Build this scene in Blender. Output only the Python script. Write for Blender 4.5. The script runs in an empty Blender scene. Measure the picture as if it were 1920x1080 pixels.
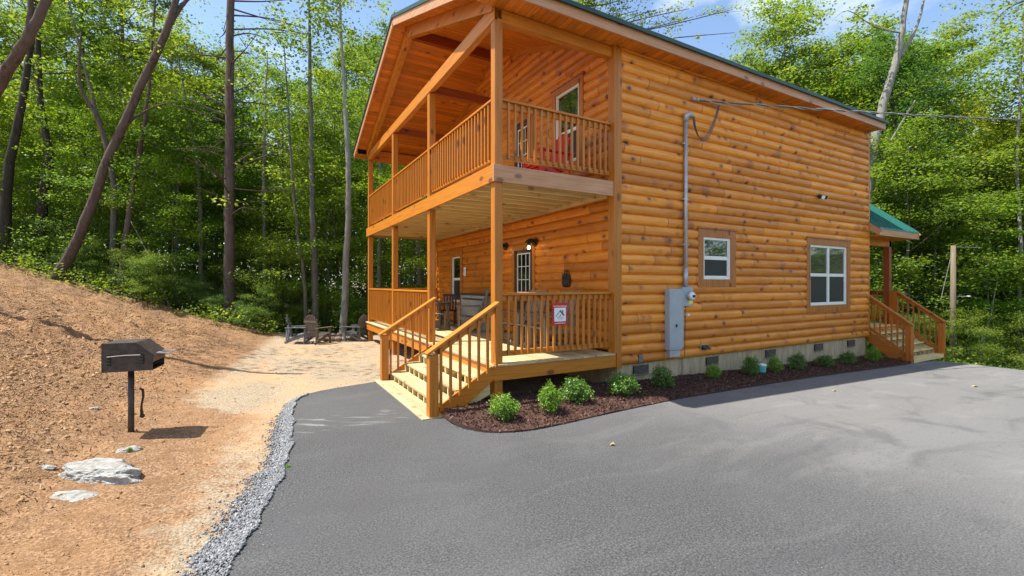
import bpy, bmesh, math, random
import numpy as np
from mathutils import Vector, Matrix
R = math.radians
random.seed(7); rng = np.random.default_rng(7)
C = bpy.context.scene.collection
S = bpy.context.scene
# ------------------------------------------------------------------ camera
CAM = Vector((-3.194, -6.223, 1.83)); AZ = R(60.712)
cd = bpy.data.cameras.new('camera'); cam = bpy.data.objects.new('camera', cd); C.objects.link(cam)
cam.location = CAM; cam.rotation_euler = (R(90), 0, AZ - R(90))
cd.sensor_width = 36; cd.lens = 15.887; cd.shift_x = .0005; cd.shift_y = -.0037
cd.clip_end = 600; cd.clip_start = .05
S.camera = cam
# ------------------------------------------------------------------ light
SUN = Vector((-.47, .18, 1)).normalized()
sl = bpy.data.lights.new('sun', 'SUN'); sl.energy = 5; sl.angle = R(.5); sl.color = (1, .95, .86)
so = bpy.data.objects.new('sun', sl); C.objects.link(so); so.location = (-10, 5, 30)
so.rotation_euler = SUN.to_track_quat('Z', 'Y').to_euler()
W = bpy.data.worlds.new('World'); S.world = W; W.use_nodes = True
wn = W.node_tree; wn.nodes.clear()
out = wn.nodes.new('ShaderNodeOutputWorld'); bg = wn.nodes.new('ShaderNodeBackground')
sky = wn.nodes.new('ShaderNodeTexSky'); sky.sky_type = 'NISHITA'; sky.sun_disc = False
sky.sun_elevation = math.asin(SUN.z); sky.sun_rotation = math.atan2(SUN.x, SUN.y)
sky.air_density = 1.0; sky.dust_density = .4; sky.ozone_density = 1.2
bg.inputs[1].default_value = .145
tc = wn.nodes.new('ShaderNodeTexCoord'); mp = wn.nodes.new('ShaderNodeMapping'); mp.inputs['Scale'].default_value = (1.6, 1.6, 3.2)
mp.inputs['Location'].default_value = (.35, .9, .2)
nz = wn.nodes.new('ShaderNodeTexNoise'); nz.inputs['Scale'].default_value = 1.5; nz.inputs['Detail'].default_value = 9; nz.inputs['Roughness'].default_value = .55
cr = wn.nodes.new('ShaderNodeValToRGB'); cr.color_ramp.elements[0].position = .47; cr.color_ramp.elements[1].position = .66
mx = wn.nodes.new('ShaderNodeMix'); mx.data_type = 'RGBA'; mx.inputs[7].default_value = (5.4, 5.8, 6.1, 1)
L = wn.links.new
L(tc.outputs['Generated'], mp.inputs[0]); L(mp.outputs[0], nz.inputs['Vector']); L(nz.outputs[0], cr.inputs[0])
L(cr.outputs[0], mx.inputs[0]); L(sky.outputs[0], mx.inputs[6]); L(mx.outputs[2], bg.inputs[0]); L(bg.outputs[0], out.inputs[0])
S.view_settings.view_transform = 'Standard'; S.view_settings.look = 'None'
S.view_settings.exposure = .88; S.view_settings.gamma = 1
S.cycles.max_bounces = 8; S.cycles.transparent_max_bounces = 8
# ------------------------------------------------------------------ ground height
def sp(t, k): return k * np.log1p(np.exp(np.clip(np.asarray(t, float) / k, -60, 60)))
def gz(x, y):
    x = np.asarray(x, float); y = np.asarray(y, float)
    b = -.05 - .024 * np.clip(x - 2.8, 0, 11)
    b = b - .30 * (sp(x - 14.3, .4) - sp(x - 24, .8))
    s = -.988 * (x + 4.64) + .155 * (y + .83)
    return b + .28 * (sp(s, .45) - sp(s - 11, .8)) * (y < 200)
def g(x, y): return float(gz(x, y))
# ------------------------------------------------------------------ node helpers
class NT:
    def __init__(s, name):
        s.m = bpy.data.materials.new(name); s.m.use_nodes = True; s.t = s.m.node_tree; s.n = s.t.nodes
        s.b = s.n['Principled BSDF']; s.out = s.n['Material Output']
    def node(s, typ, **kw):
        n = s.n.new(typ)
        for k, v in kw.items():
            if k.startswith('i_'):
                k = k[2:]; k = int(k) if k.isdigit() else k.replace('_', ' ')
                s.set(n.inputs[k], v)
            else: setattr(n, k, v)
        return n
    def set(s, inp, v):
        if hasattr(v, 'links') and hasattr(v, 'is_output'): s.t.links.new(v, inp)
        else: inp.default_value = v
    def math(s, op, a, b=None, c=None, clamp=False):
        n = s.n.new('ShaderNodeMath'); n.operation = op; n.use_clamp = clamp
        s.set(n.inputs[0], a)
        if b is not None: s.set(n.inputs[1], b)
        if c is not None: s.set(n.inputs[2], c)
        return n.outputs[0]
    def mix(s, f, a, b, mode='MIX'):
        n = s.n.new('ShaderNodeMix'); n.data_type = 'RGBA'; n.blend_type = mode
        s.set(n.inputs[0], f); s.set(n.inputs[6], a); s.set(n.inputs[7], b)
        return n.outputs[2]
    def noise(s, vec, scale, detail=3, rough=.5, dist=0, out=0):
        n = s.node('ShaderNodeTexNoise', i_Vector=vec, i_Scale=scale, i_Detail=detail, i_Roughness=rough, i_Distortion=dist)
        return n.outputs[out]
    def mapr(s, v, a, b, c=0., d=1.):
        n = s.n.new('ShaderNodeMapRange'); n.interpolation_type = 'SMOOTHSTEP'
        s.set(n.inputs[0], v)
        for i, q in enumerate((a, b, c, d)): n.inputs[i + 1].default_value = q
        return n.outputs[0]
    def pos(s, obj=False):
        if obj: return s.n.new('ShaderNodeTexCoord').outputs['Object']
        return s.n.new('ShaderNodeNewGeometry').outputs['Position']
    def sep(s, v):
        n = s.n.new('ShaderNodeSeparateXYZ'); s.set(n.inputs[0], v); return n.outputs
    def comb(s, x=0., y=0., z=0.):
        n = s.n.new('ShaderNodeCombineXYZ'); s.set(n.inputs[0], x); s.set(n.inputs[1], y); s.set(n.inputs[2], z); return n.outputs[0]
    def scale(s, v, sc):
        n = s.n.new('ShaderNodeVectorMath'); n.operation = 'MULTIPLY'; s.set(n.inputs[0], v); n.inputs[1].default_value = sc; return n.outputs[0]
    def bump(s, h, strength=.3, dist=.01):
        n = s.node('ShaderNodeBump', i_Height=h, i_Strength=strength, i_Distance=dist); s.set(s.b.inputs['Normal'], n.outputs[0])
    def fin(s, col=None, rough=.5, metal=0., spec=.5):
        if col is not None: s.set(s.b.inputs['Base Color'], col)
        s.set(s.b.inputs['Roughness'], rough); s.b.inputs['Metallic'].default_value = metal
        s.b.inputs['Specular IOR Level'].default_value = spec
        return s.m
M = {}
def c4(c): return (c[0], c[1], c[2], 1)
def plain(name, col, rough=.5, metal=0., spec=.5, var=.12, scale=9.):
    n = NT(name); p = n.pos(True); f = n.noise(p, scale, 5, .6)
    c = n.mix(n.mapr(f, .3, .7), c4([v * (1 - var) for v in col]), c4([min(1, v * (1 + var)) for v in col]))
    r = n.mapr(n.noise(p, scale * 3, 3), .3, .7, rough * .85, min(1, rough * 1.15))
    M[name] = n.fin(c, r, metal, spec); return M[name]
def wood(name, axis, base, dark, rough=.42, plank=None, knots=1., obj=False, light=None):
    """grain along axis; plank = width across which tint varies"""
    n = NT(name); p = n.pos(obj); X, Y, Z = n.sep(p)
    ax = {'x': X, 'y': Y, 'z': Z}[axis]; oth = {'x': (Y, Z), 'y': (X, Z), 'z': (X, Y)}[axis]
    st = {'x': (1.5, 30, 30), 'y': (24, 1.2, 24), 'z': (24, 24, 1.2)}[axis]
    gr = n.noise(n.scale(p, st), 1., 5, .6, .4)
    big = n.noise(n.scale(p, tuple(.35 if v > 2 else .5 for v in st)), 3., 3, .5)
    lt = light or [min(1, v * 1.3) for v in base]
    c = n.mix(n.mapr(gr, .25, .8), c4(lt), c4([b * .72 for b in base]))
    c = n.mix(n.mapr(big, .35, .7, 0, .55), c, c4(base))
    if plank:
        across = oth[plank[0]]
        row = n.math('FLOOR', n.math('DIVIDE', across, plank[1]))
        off = n.math('MULTIPLY', n.node('ShaderNodeTexWhiteNoise', noise_dimensions='1D', i_W=row).outputs[0], 7.3)
        seg = n.math('FLOOR', n.math('DIVIDE', n.math('ADD', ax, off), 2.6))
        wn_ = n.node('ShaderNodeTexWhiteNoise', noise_dimensions='2D', i_Vector=n.comb(row, seg, 0.)).outputs[0]
        c = n.mix(1., c, n.mix(wn_, (.74, .74, .74, 1), (1.12, 1.12, 1.1, 1)), 'MULTIPLY')
        fr = n.math('FRACT', n.math('DIVIDE', across, plank[1]))
        gap = n.mapr(n.math('ABSOLUTE', n.math('SUBTRACT', fr, .5)), .455, .5)
        if plank[2]: c = n.mix(n.math('MULTIPLY', gap, .75), c, c4([v * .25 for v in dark]))
    if knots:
        kv = {'x': n.comb(n.math('MULTIPLY', ax, 2.1), n.math('MULTIPLY', oth[0], 4.), n.math('MULTIPLY', oth[1], 4.)),
              'y': n.comb(n.math('MULTIPLY', ax, 2.1), n.math('MULTIPLY', oth[0], 4.), n.math('MULTIPLY', oth[1], 4.)),
              'z': n.comb(n.math('MULTIPLY', ax, 2.1), n.math('MULTIPLY', oth[0], 4.), n.math('MULTIPLY', oth[1], 4.))}[axis]
        v = n.node('ShaderNodeTexVoronoi', i_Vector=kv, i_Scale=1.).outputs['Distance']
        v = n.math('ADD', v, n.math('MULTIPLY', gr, .1))
        k = n.mapr(v, .14, .27, knots * .8, 0.)
        c = n.mix(k, c, c4(dark))
    n.bump(gr, .22, .004)
    M[name] = n.fin(c, n.mapr(gr, .2, .8, rough * .8, rough * 1.3)); return M[name]
def logmat(name, axis, base, mid, dark, rough, z0, pitch):
    n = NT(name); p = n.pos(); X, Y, Z = n.sep(p); ax = X if axis == 'x' else Y
    zz = n.math('DIVIDE', n.math('SUBTRACT', Z, z0), pitch)
    row = n.math('FLOOR', zz)
    off = n.math('MULTIPLY', n.node('ShaderNodeTexWhiteNoise', noise_dimensions='1D', i_W=row).outputs[0], 31.)
    a = n.math('ADD', ax, off)
    sg = n.math('DIVIDE', a, 3.1); seg = n.math('FLOOR', sg)
    rnd = n.node('ShaderNodeTexWhiteNoise', noise_dimensions='2D', i_Vector=n.comb(row, seg, 0.)).outputs[0]
    gv = n.comb(n.math('MULTIPLY', a, 1.1), n.math('MULTIPLY', Z, 26.), row)
    gr = n.noise(gv, 1., 5, .62, .6)
    bl = n.noise(n.comb(n.math('MULTIPLY', a, 1.3), n.math('MULTIPLY', Z, 3.), row), 1.6, 4, .55)
    c = n.mix(n.mapr(gr, .28, .75), c4(base), c4(mid))
    c = n.mix(n.mapr(bl, .42, .75, 0, .5), c, c4([mid[0] * .78, mid[1] * .74, mid[2] * 1.1]))
    c = n.mix(1., c, n.mix(rnd, (.78, .72, .72, 1), (1.2, 1.24, 1.3, 1)), 'MULTIPLY')
    # knots: compact dark hearts, plus broad purple bands across the round face
    v = n.node('ShaderNodeTexVoronoi', i_Vector=n.comb(n.math('MULTIPLY', a, 3.0), n.math('MULTIPLY', Z, 4.2), n.math('MULTIPLY', row, 3.7)), i_Scale=1.)
    d = n.math('ADD', v.outputs['Distance'], n.math('MULTIPLY', n.noise(p, 22., 3), .17))
    sel = n.math('GREATER_THAN', n.sep(v.outputs['Color'])[0], .12)
    c = n.mix(n.math('MULTIPLY', n.mapr(d, .19, .42, .5, 0.), sel), c, c4([dark[0] * 1.9, dark[1] * 1.7, dark[2] * 2.2]))
    c = n.mix(n.math('MULTIPLY', n.mapr(d, .17, .235, .9, 0.), sel), c, c4(dark))
    v2 = n.node('ShaderNodeTexVoronoi', i_Vector=n.comb(n.math('MULTIPLY', a, 1.3), n.math('MULTIPLY', Z, .6), n.math('MULTIPLY', row, 5.1)), i_Scale=1.)
    d2 = n.math('ADD', v2.outputs['Distance'], n.math('MULTIPLY', n.noise(p, 13., 4, .6), .2))
    c = n.mix(n.mapr(d2, .16, .34, .5, 0.), c, c4([dark[0] * 2.0, dark[1] * 1.8, dark[2] * 2.6]))
    j = n.mapr(n.math('ABSOLUTE', n.math('SUBTRACT', n.math('FRACT', sg), .5)), .4965, .4988)
    c = n.mix(n.math('MULTIPLY', j, .8), c, c4([v_ * .5 for v_ in dark]))
    n.bump(n.math('SUBTRACT', gr, n.math('MULTIPLY', j, 1.5)), .25, .006)
    M[name] = n.fin(c, n.mapr(gr, .2, .8, rough * .8, rough * 1.3)); return M[name]
# ------------------------------------------------------------------ materials
ST = (.50, .170, .012); SD = (.10, .028, .012)
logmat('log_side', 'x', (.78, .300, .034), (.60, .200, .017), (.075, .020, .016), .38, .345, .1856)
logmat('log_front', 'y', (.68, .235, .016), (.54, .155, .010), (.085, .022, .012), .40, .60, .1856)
wood('stain_x', 'x', ST, SD); wood('stain_y', 'y', ST, SD); wood('stain_z', 'z', (.43, .145, .011), SD)
wood('rear_stain', 'z', (.42, .125, .014), SD)
wood('rear_stain_y', 'y', (.42, .125, .014), SD)
wood('stain_obj', 'z', ST, SD, obj=True, knots=.6)
wood('fascia_x', 'x', (.50, .235, .10), (.16, .06, .03), light=(.60, .31, .16))
wood('fascia_y', 'y', (.50, .235, .10), (.16, .06, .03), light=(.60, .31, .16))
wood('soffit', 'x', (.60, .185, .012), (.14, .03, .008), .45, plank=(0, .13, True), knots=.8)
wood('soffit_side', 'y', (.60, .185, .012), (.14, .03, .008), .45, plank=(0, .13, True), knots=.8)
wood('dark_beam', 'x', (.26, .055, .012), (.07, .02, .01))
wood('raw_x', 'x', (.70, .54, .24), (.26, .13, .04), .6); wood('raw_y', 'y', (.50, .385, .205), (.30, .17, .07), .6, plank=(0, .14, False))
wood('trim_side', 'z', (.37, .125, .026), SD)
wood('dark_post', 'z', (.28, .075, .02), (.07, .02, .01))
wood('pole_wood', 'z', (.17, .13, .085), (.08, .055, .04), .8, knots=.4)
plain('white_vinyl', (.78, .77, .72), .35, var=.04); plain('door_brown', (.045, .030, .022), .4)
plain('black_metal', (.018, .016, .015), .45, var=.3); plain('bronze', (.10, .055, .035), .35, .6)
plain('galv', (.42, .44, .46), .42, .5); plain('panel_grey', (.36, .40, .43), .38, .1, var=.06, scale=4)
plain('label_yellow', (.85, .82, .02), .5, var=.02); plain('cable', (.09, .09, .09), .5); plain('cable_light', (.45, .44, .42), .45, .4)
plain('grill_steel', (.060, .048, .042), .5, .2, var=.35, scale=14); plain('grill_dark', (.006, .006, .006), .8)
plain('rod_steel', (.30, .26, .24), .4, .6)
plain('poly_grey', (.10, .10, .10), .55); plain('poly_blue', (.15, .165, .20), .5); plain('poly_brown', (.115, .095, .075), .55)
plain('red_paint', (.62, .02, .02), .35); plain('weathered', (.20, .17, .125), .65); plain('dark_wicker', (.035, .03, .028), .6)
plain('cab_pale', (.34, .35, .29), .5); plain('cab_lid', (.06, .045, .035), .4)
plain('teal_bucket', (.10, .50, .45), .35, var=.06); plain('white_plastic', (.75, .76, .74), .4, var=.05)
plain('paper', (.75, .74, .68), .8, var=.03); plain('sign_red', (.55, .01, .02), .4, var=.05); plain('sign_white', (.80, .80, .80), .4, var=.02)
plain('sign_dark', (.03, .05, .05), .5, var=.1); plain('vent_dark', (.03, .03, .035), .6); plain('interior', (.03, .025, .02), .8)
plain('stone', (.20, .15, .11), .85, var=.35)
n = NT('roof_green'); X, Y, Z = n.sep(n.pos()); n.bump(n.noise(n.pos(), 3, 3), .05); M['roof_green'] = n.fin((.035, .185, .155, 1), .35, .2)
n = NT('roof_edge'); M['roof_edge'] = n.fin(n.mix(n.noise(n.pos(), 6), (.008, .045, .035, 1), (.012, .06, .05, 1)), .35, .2)
n = NT('glass'); p = n.pos(); n.bump(n.noise(p, 1.3, 2), .05, .02); n.b.inputs['IOR'].default_value = 1.9; M['glass'] = n.fin((.008, .009, .009, 1), .03, 0, .7)
n = NT('screen'); p = n.pos(); M['screen'] = n.fin(n.mix(n.noise(p, 2.), (.012, .013, .014, 1), (.022, .023, .025, 1)), .45, 0, .5)
n = NT('blind_glass'); p = n.pos(); X, Y, Z = n.sep(p); st = n.mapr(n.math('ABSOLUTE', n.math('SUBTRACT', n.math('FRACT', n.math('MULTIPLY', Z, 22.)), .5)), .3, .48)
n.b.inputs['IOR'].default_value = 1.9
M['blind_glass'] = n.fin(n.mix(st, (.05, .05, .048, 1), (.012, .012, .012, 1)), .04, 0, .9)
n = NT('bulb'); n.b.inputs['Emission Color'].default_value = (1, .75, .4, 1); n.b.inputs['Emission Strength'].default_value = 8; M['bulb'] = n.fin((1, .9, .7, 1), .3)
n = NT('foundation'); p = n.pos(); X, Y, Z = n.sep(p)
a1 = n.noise(n.scale(p, (14, 14, 2)), 1, 5, .7); a2 = n.noise(p, 60, 3)
n.bump(a2, .5, .01); M['foundation'] = n.fin(n.mix(n.mapr(a1, .3, .7), (.36, .265, .155, 1), (.54, .43, .28, 1)), .9)
# asphalt
n = NT('asphalt'); p = n.pos()
f1 = n.noise(p, 62, 4, .85); f2 = n.noise(p, .35, 4, .6); f3 = n.noise(n.scale(p, (.5, 1.6, 1)), .7, 6, .7, 1.2)
c = n.mix(n.mapr(f1, .38, .64), (.028, .028, .029, 1), (.122, .121, .121, 1))
c = n.mix(n.mapr(f2, .4, .65, 0, .4), c, (.105, .105, .105, 1))
X, Y, Z = n.sep(p)
wx = n.mapr(n.math('ADD', X, n.math('MULTIPLY', n.noise(p, .5, 4), 3.)), 1.5, 6.)
c = n.mix(n.math('MULTIPLY', wx, .52), c, (.235, .228, .22, 1))
dust = n.math('MULTIPLY', n.mapr(f3, .53, .66), n.mapr(X, -1., 5., .15, .8))
c = n.mix(n.math('MULTIPLY', dust, .32), c, (.27, .255, .24, 1))
rt = n.math('ADD', n.math('MULTIPLY', X, .872), n.math('MULTIPLY', Y, -.489)); dp_ = n.math('ADD', n.math('MULTIPLY', X, .489), n.math('MULTIPLY', Y, .872))
tyre = n.noise(n.comb(n.math('MULTIPLY', X, .22), n.math('MULTIPLY', n.math('ADD', Y, n.math('MULTIPLY', n.noise(p, .25, 2), 2.5)), 2.2), 0.), 1., 3, .5)
c = n.mix(n.math('MULTIPLY', n.mapr(tyre, .55, .68), n.mapr(X, -2., 3., .05, .15)), c, (.25, .235, .22, 1))
c = n.mix(n.mapr(tyre, .42, .30, 0., .35), c, (.06, .06, .062, 1))
sc_ = n.noise(n.comb(n.math('MULTIPLY', rt, 1.6), n.math('MULTIPLY', dp_, 9.), 3.), 1., 5, .65, .5)
bx_ = n.math('MULTIPLY', n.math('MULTIPLY', n.mapr(X, -2.9, -2.6), n.mapr(X, -1.2, -1.6)), n.math('MULTIPLY', n.mapr(Y, -.15, .15), n.mapr(Y, .85, .5)))
c = n.mix(n.math('MULTIPLY', n.math('MULTIPLY', n.mapr(sc_, .54, .62), bx_), .4), c, (.36, .35, .33, 1))
crk = n.mapr(n.noise(p, 1.1, 6, .65, .5), .53, .68, 0, .5); c = n.mix(crk, c, (.075, .072, .075, 1))
cf = n.mapr(n.noise(p, 26, 2, .5), .66, .7, 0, .5); c = n.mix(cf, c, (.045, .045, .048, 1))
n.bump(f1, .8, .008); M['asphalt'] = n.fin(c, .85, 0, .35)
n = NT('pale_scuff'); p = n.pos(); M['pale_scuff'] = n.fin(n.mix(n.mapr(n.noise(p, 30, 4, .7), .4, .6), (.13, .13, .13, 1), (.42, .40, .37, 1)), .9)
# dirt
n = NT('dirt'); p = n.pos()
at_ = n.node('ShaderNodeAttribute', attribute_name='tan').outputs['Fac']; fo_ = n.node('ShaderNodeAttribute', attribute_name='forest').outputs['Fac']
e1 = n.noise(p, 45, 5, .7); e2 = n.noise(p, 5, 6, .65); e3 = n.noise(n.scale(p, (1, .5, 1)), .8, 5, .6, .6)
a = n.mix(n.mapr(e1, .36, .66), (.13, .068, .034, 1), (.42, .26, .145, 1))
a = n.mix(n.mapr(e2, .45, .62, 0, .65), a, (.19, .10, .045, 1))
a = n.mix(n.mapr(e3, .45, .62, 0, .45), a, (.40, .22, .10, 1))
b = n.mix(n.mapr(e1, .36, .66), (.22, .165, .105, 1), (.46, .38, .27, 1))
b = n.mix(n.mapr(e3, .44, .62, 0, .5), b, (.50, .31, .16, 1))
mk = n.mapr(n.math('ADD', at_, n.math('MULTIPLY', n.math('SUBTRACT', e2, .5), .9)), .35, .65)
c = n.mix(mk, a, b)
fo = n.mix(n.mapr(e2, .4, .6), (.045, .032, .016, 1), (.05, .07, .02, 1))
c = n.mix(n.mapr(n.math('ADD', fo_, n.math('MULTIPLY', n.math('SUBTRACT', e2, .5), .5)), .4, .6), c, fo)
n.bump(n.math('ADD', e1, n.math('MULTIPLY', e2, 2.)), .9, .02); M['dirt'] = n.fin(c, .95, 0, .2)
def island(name, cols, rough=.9, spec=.25, obj=None, trans=0.):
    n = NT(name); r = n.n.new('ShaderNodeNewGeometry').outputs['Random Per Island']
    ra = n.node('ShaderNodeValToRGB'); cr_ = ra.color_ramp
    while len(cr_.elements) < len(cols): cr_.elements.new(.5)
    for i, cc in enumerate(cols): cr_.elements[i].position = i / (len(cols) - 1); cr_.elements[i].color = c4(cc)
    n.set(ra.inputs[0], r); c = ra.outputs[0]
    if obj:
        oi = n.n.new('ShaderNodeObjectInfo').outputs['Random']
        c = n.mix(1., c, n.mix(oi, c4(obj[0]), c4(obj[1])), 'MULTIPLY')
    n.fin(c, rough, 0, spec)
    if trans:
        tr = n.n.new('ShaderNodeBsdfTranslucent'); ms = n.n.new('ShaderNodeMixShader')
        n.set(tr.inputs[0], n.mix(1., c, (1.5, 1.45, .6, 1), 'MULTIPLY')); ms.inputs[0].default_value = trans
        n.set(ms.inputs[1], n.b.outputs[0]); n.set(ms.inputs[2], tr.outputs[0]); n.set(n.out.inputs[0], ms.outputs[0])
    M[name] = n.m
LV = [(.09, .17, .025), (.155, .25, .03), (.10, .18, .04), (.26, .33, .04), (.09, .15, .045)]
OV = ((.75, .85, .9), (1.35, 1.15, 1.0))
island('leaf', LV, .5, .4, OV, .56)
island('leaf_yellow', [(.18, .25, .02), (.30, .36, .03), (.16, .24, .03), (.36, .36, .025)], .5, .4, OV, .42)
island('leaf_bright', [(.13, .24, .02), (.20, .34, .03), (.11, .22, .03)], .5, .4, OV, .45)
island('leaf_dark', [(.07, .15, .035), (.10, .20, .05), (.14, .23, .05)], .5, .4, OV, .42)
island('leaf_box', [(.05, .13, .02), (.10, .21, .03), (.17, .30, .045), (.07, .16, .03)], .4, .5, ((.75, .8, .9), (1.1, 1.1, 1)), .25)
island('leaf_box_bright', [(.09, .20, .02), (.17, .32, .03), (.28, .42, .05)], .4, .5, None, .3)
island('mulch_chip', [(.045, .020, .014), (.085, .038, .024), (.14, .068, .045), (.05, .024, .018), (.22, .13, .09)])
island('gravel_stone', [(.10, .102, .108), (.22, .225, .235), (.16, .163, .17), (.36, .365, .37), (.13, .132, .138)])
island('clod', [(.20, .11, .048), (.38, .235, .115), (.28, .155, .068), (.44, .30, .17), (.17, .09, .04)])
island('litter', [(.13, .068, .036), (.30, .175, .09), (.20, .105, .052), (.44, .31, .19), (.11, .058, .034)])
island('dry_leaf', [(.34, .24, .09), (.38, .32, .14), (.26, .14, .05)])
def bark(name, a, b, sc=1.):
    n = NT(name); p = n.pos(True)
    q = n.noise(n.scale(p, (14 * sc, 14 * sc, 2.2)), 1, 5, .7, 1.); r = n.noise(p, 1.6, 3)
    c = n.mix(n.mapr(q, .35, .65), c4([v * .45 for v in a]), c4(a)); c = n.mix(n.mapr(r, .42, .62), c, n.mix(q, c4([v * .7 for v in b]), c4(b)))
    n.bump(q, .8, .03); M[name] = n.fin(c, .9, 0, .2)
bark('bark_brown', (.135, .095, .08), (.13, .10, .08)); bark('bark_pale', (.34, .32, .28), (.26, .25, .21), 1.4); bark('bark_dark', (.06, .05, .042), (.045, .04, .03)); bark('bark_grey', (.17, .155, .13), (.15, .15, .11))
n = NT('rock'); p = n.pos(True); q = n.noise(p, 7, 7, .7, .5)
n.bump(n.noise(n.scale(p, (1, 3, 2)), 6, 7, .7, 1.), 1., .04); M['rock'] = n.fin(n.mix(n.mapr(q, .3, .68), (.22, .20, .17, 1), (.46, .46, .43, 1)), .85)
n = NT('mulch'); p = n.pos(); n.bump(n.noise(p, 60, 4), 1, .02); M['mulch'] = n.fin(n.mix(n.noise(p, 40, 4), (.03, .014, .011, 1), (.10, .045, .03, 1)), .95)
# ------------------------------------------------------------------ object helpers
WL = {}
def tag(o, label=None, cat=None, group=None, kind=None):
    if label: o['label'] = label
    if cat: o['category'] = cat
    if group: o['group'] = group
    if kind: o['kind'] = kind
    return o
def thing(name, label, cat, loc=(0, 0, 0), rz=0., group=None):
    o = bpy.data.objects.new(name, None); C.objects.link(o); o.empty_display_size = .2
    o.location = loc; o.rotation_euler = (0, 0, rz)
    WL[o.name] = Vector(loc); return tag(o, label, cat, group)
def link(name, me, mat, parent, loc, w):
    o = bpy.data.objects.new(name, me); C.objects.link(o)
    if mat: me.materials.append(M[mat])
    if parent: o.parent = parent
    o.location = loc; WL[o.name] = w; return o
class MB:
    def __init__(s): s.v = []; s.f = []
    def box(s, x0, x1, y0, y1, z0, z1):
        b = len(s.v); s.v += [(x, y, z) for z in (z0, z1) for y in (y0, y1) for x in (x0, x1)]
        s.f += [tuple(b + i for i in q) for q in ((0, 2, 3, 1), (4, 5, 7, 6), (0, 1, 5, 4), (2, 6, 7, 3), (0, 4, 6, 2), (1, 3, 7, 5))]; return s
    def beam(s, p0, p1, w, h, up=(0, 0, 1)):
        """bar from p0 to p1, w sideways, h along up, centred"""
        p0 = Vector(p0); p1 = Vector(p1); d = (p1 - p0).normalized(); up = Vector(up)
        sd = d.cross(up).normalized(); u = sd.cross(d).normalized(); b = len(s.v)
        for p in (p0, p1):
            for i, j in ((-1, -1), (1, -1), (1, 1), (-1, 1)): s.v.append(tuple(p + sd * (i * w / 2) + u * (j * h / 2)))
        s.f += [(b, b + 1, b + 2, b + 3), (b + 7, b + 6, b + 5, b + 4)] + [(b + i, b + 4 + i, b + 4 + (i + 1) % 4, b + (i + 1) % 4) for i in range(4)]; return s
    def tube(s, pts, rad, n=8, cap=True):
        pts = [Vector(p) for p in pts]; b = len(s.v); k = len(pts)
        a = None
        for i, p in enumerate(pts):
            d = (pts[min(i + 1, k - 1)] - pts[max(i - 1, 0)]).normalized()
            if a is None: a = d.cross(Vector((0, 0, 1)) if abs(d.z) < .9 else Vector((1, 0, 0)))
            a = (a - d * a.dot(d)).normalized(); c = d.cross(a)
            rr = rad[i] if hasattr(rad, '__len__') else rad
            for j in range(n):
                t = 2 * math.pi * j / n; s.v.append(tuple(p + a * (math.cos(t) * rr) + c * (math.sin(t) * rr)))
        for i in range(k - 1):
            for j in range(n):
                q = b + i * n; s.f.append((q + j, q + (j + 1) % n, q + n + (j + 1) % n, q + n + j))
        if cap: s.f += [tuple(b + n - 1 - j for j in range(n)), tuple(b + (k - 1) * n + j for j in range(n))]
        return s
    def prism(s, poly, vec):
        """poly: 3D points of a planar outline, extruded by vec"""
        b = len(s.v); n = len(poly); vec = Vector(vec)
        s.v += [tuple(p) for p in poly] + [tuple(Vector(p) + vec) for p in poly]
        s.f += [tuple(b + n - 1 - i for i in range(n)), tuple(b + n + i for i in range(n))] + [(b + i, b + (i + 1) % n, b + n + (i + 1) % n, b + n + i) for i in range(n)]; return s
    def blob(s, c, rx, ry, rz, n=10, m=6, jit=0.):
        b = len(s.v); c = Vector(c)
        for i in range(m + 1):
            th = math.pi * i / m
            for j in range(n):
                k = 1 + random.uniform(-jit, jit); t = 2 * math.pi * j / n
                s.v.append((c.x + rx * k * math.sin(th) * math.cos(t), c.y + ry * k * math.sin(th) * math.sin(t), c.z + rz * k * math.cos(th)))
        for i in range(m):
            for j in range(n): q = b + i * n; s.f.append((q + j, q + n + j, q + n + (j + 1) % n, q + (j + 1) % n))
        return s
    def build(s, name, mat, parent=None, local=False, bevel=0., smooth=False):
        """verts are world coordinates (local=True: in the parent's own frame)"""
        a = np.array(s.v); lo, hi = a.min(0), a.max(0); c = Vector(((lo[0] + hi[0]) / 2, (lo[1] + hi[1]) / 2, lo[2]))
        me = bpy.data.meshes.new(name); me.from_pydata([tuple(Vector(v) - c) for v in s.v], [], s.f); me.update()
        if smooth:
            for p in me.polygons: p.use_smooth = True
        pw = Vector((0, 0, 0)) if (local or not parent) else WL[parent.name]
        o = link(name, me, mat, parent, c - pw, c if not local else c)
        if bevel:
            m = o.modifiers.new('bevel', 'BEVEL'); m.width = bevel; m.segments = 1; m.limit_method = 'ANGLE'
        return o
def npmesh(name, v, f, mat, smooth=False):
    """v (n,3), f (m,k) numpy"""
    me = bpy.data.meshes.new(name); v = np.asarray(v, np.float32); f = np.asarray(f, np.int32); k = f.shape[1]
    me.vertices.add(len(v)); me.vertices.foreach_set('co', v.ravel())
    me.loops.add(f.size); me.loops.foreach_set('vertex_index', f.ravel())
    me.polygons.add(len(f)); me.polygons.foreach_set('loop_start', np.arange(0, f.size, k, dtype=np.int32))
    if smooth: me.polygons.foreach_set('use_smooth', np.ones(len(f), bool))
    me.update(calc_edges=True); me.materials.append(M[mat]); return me
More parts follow.
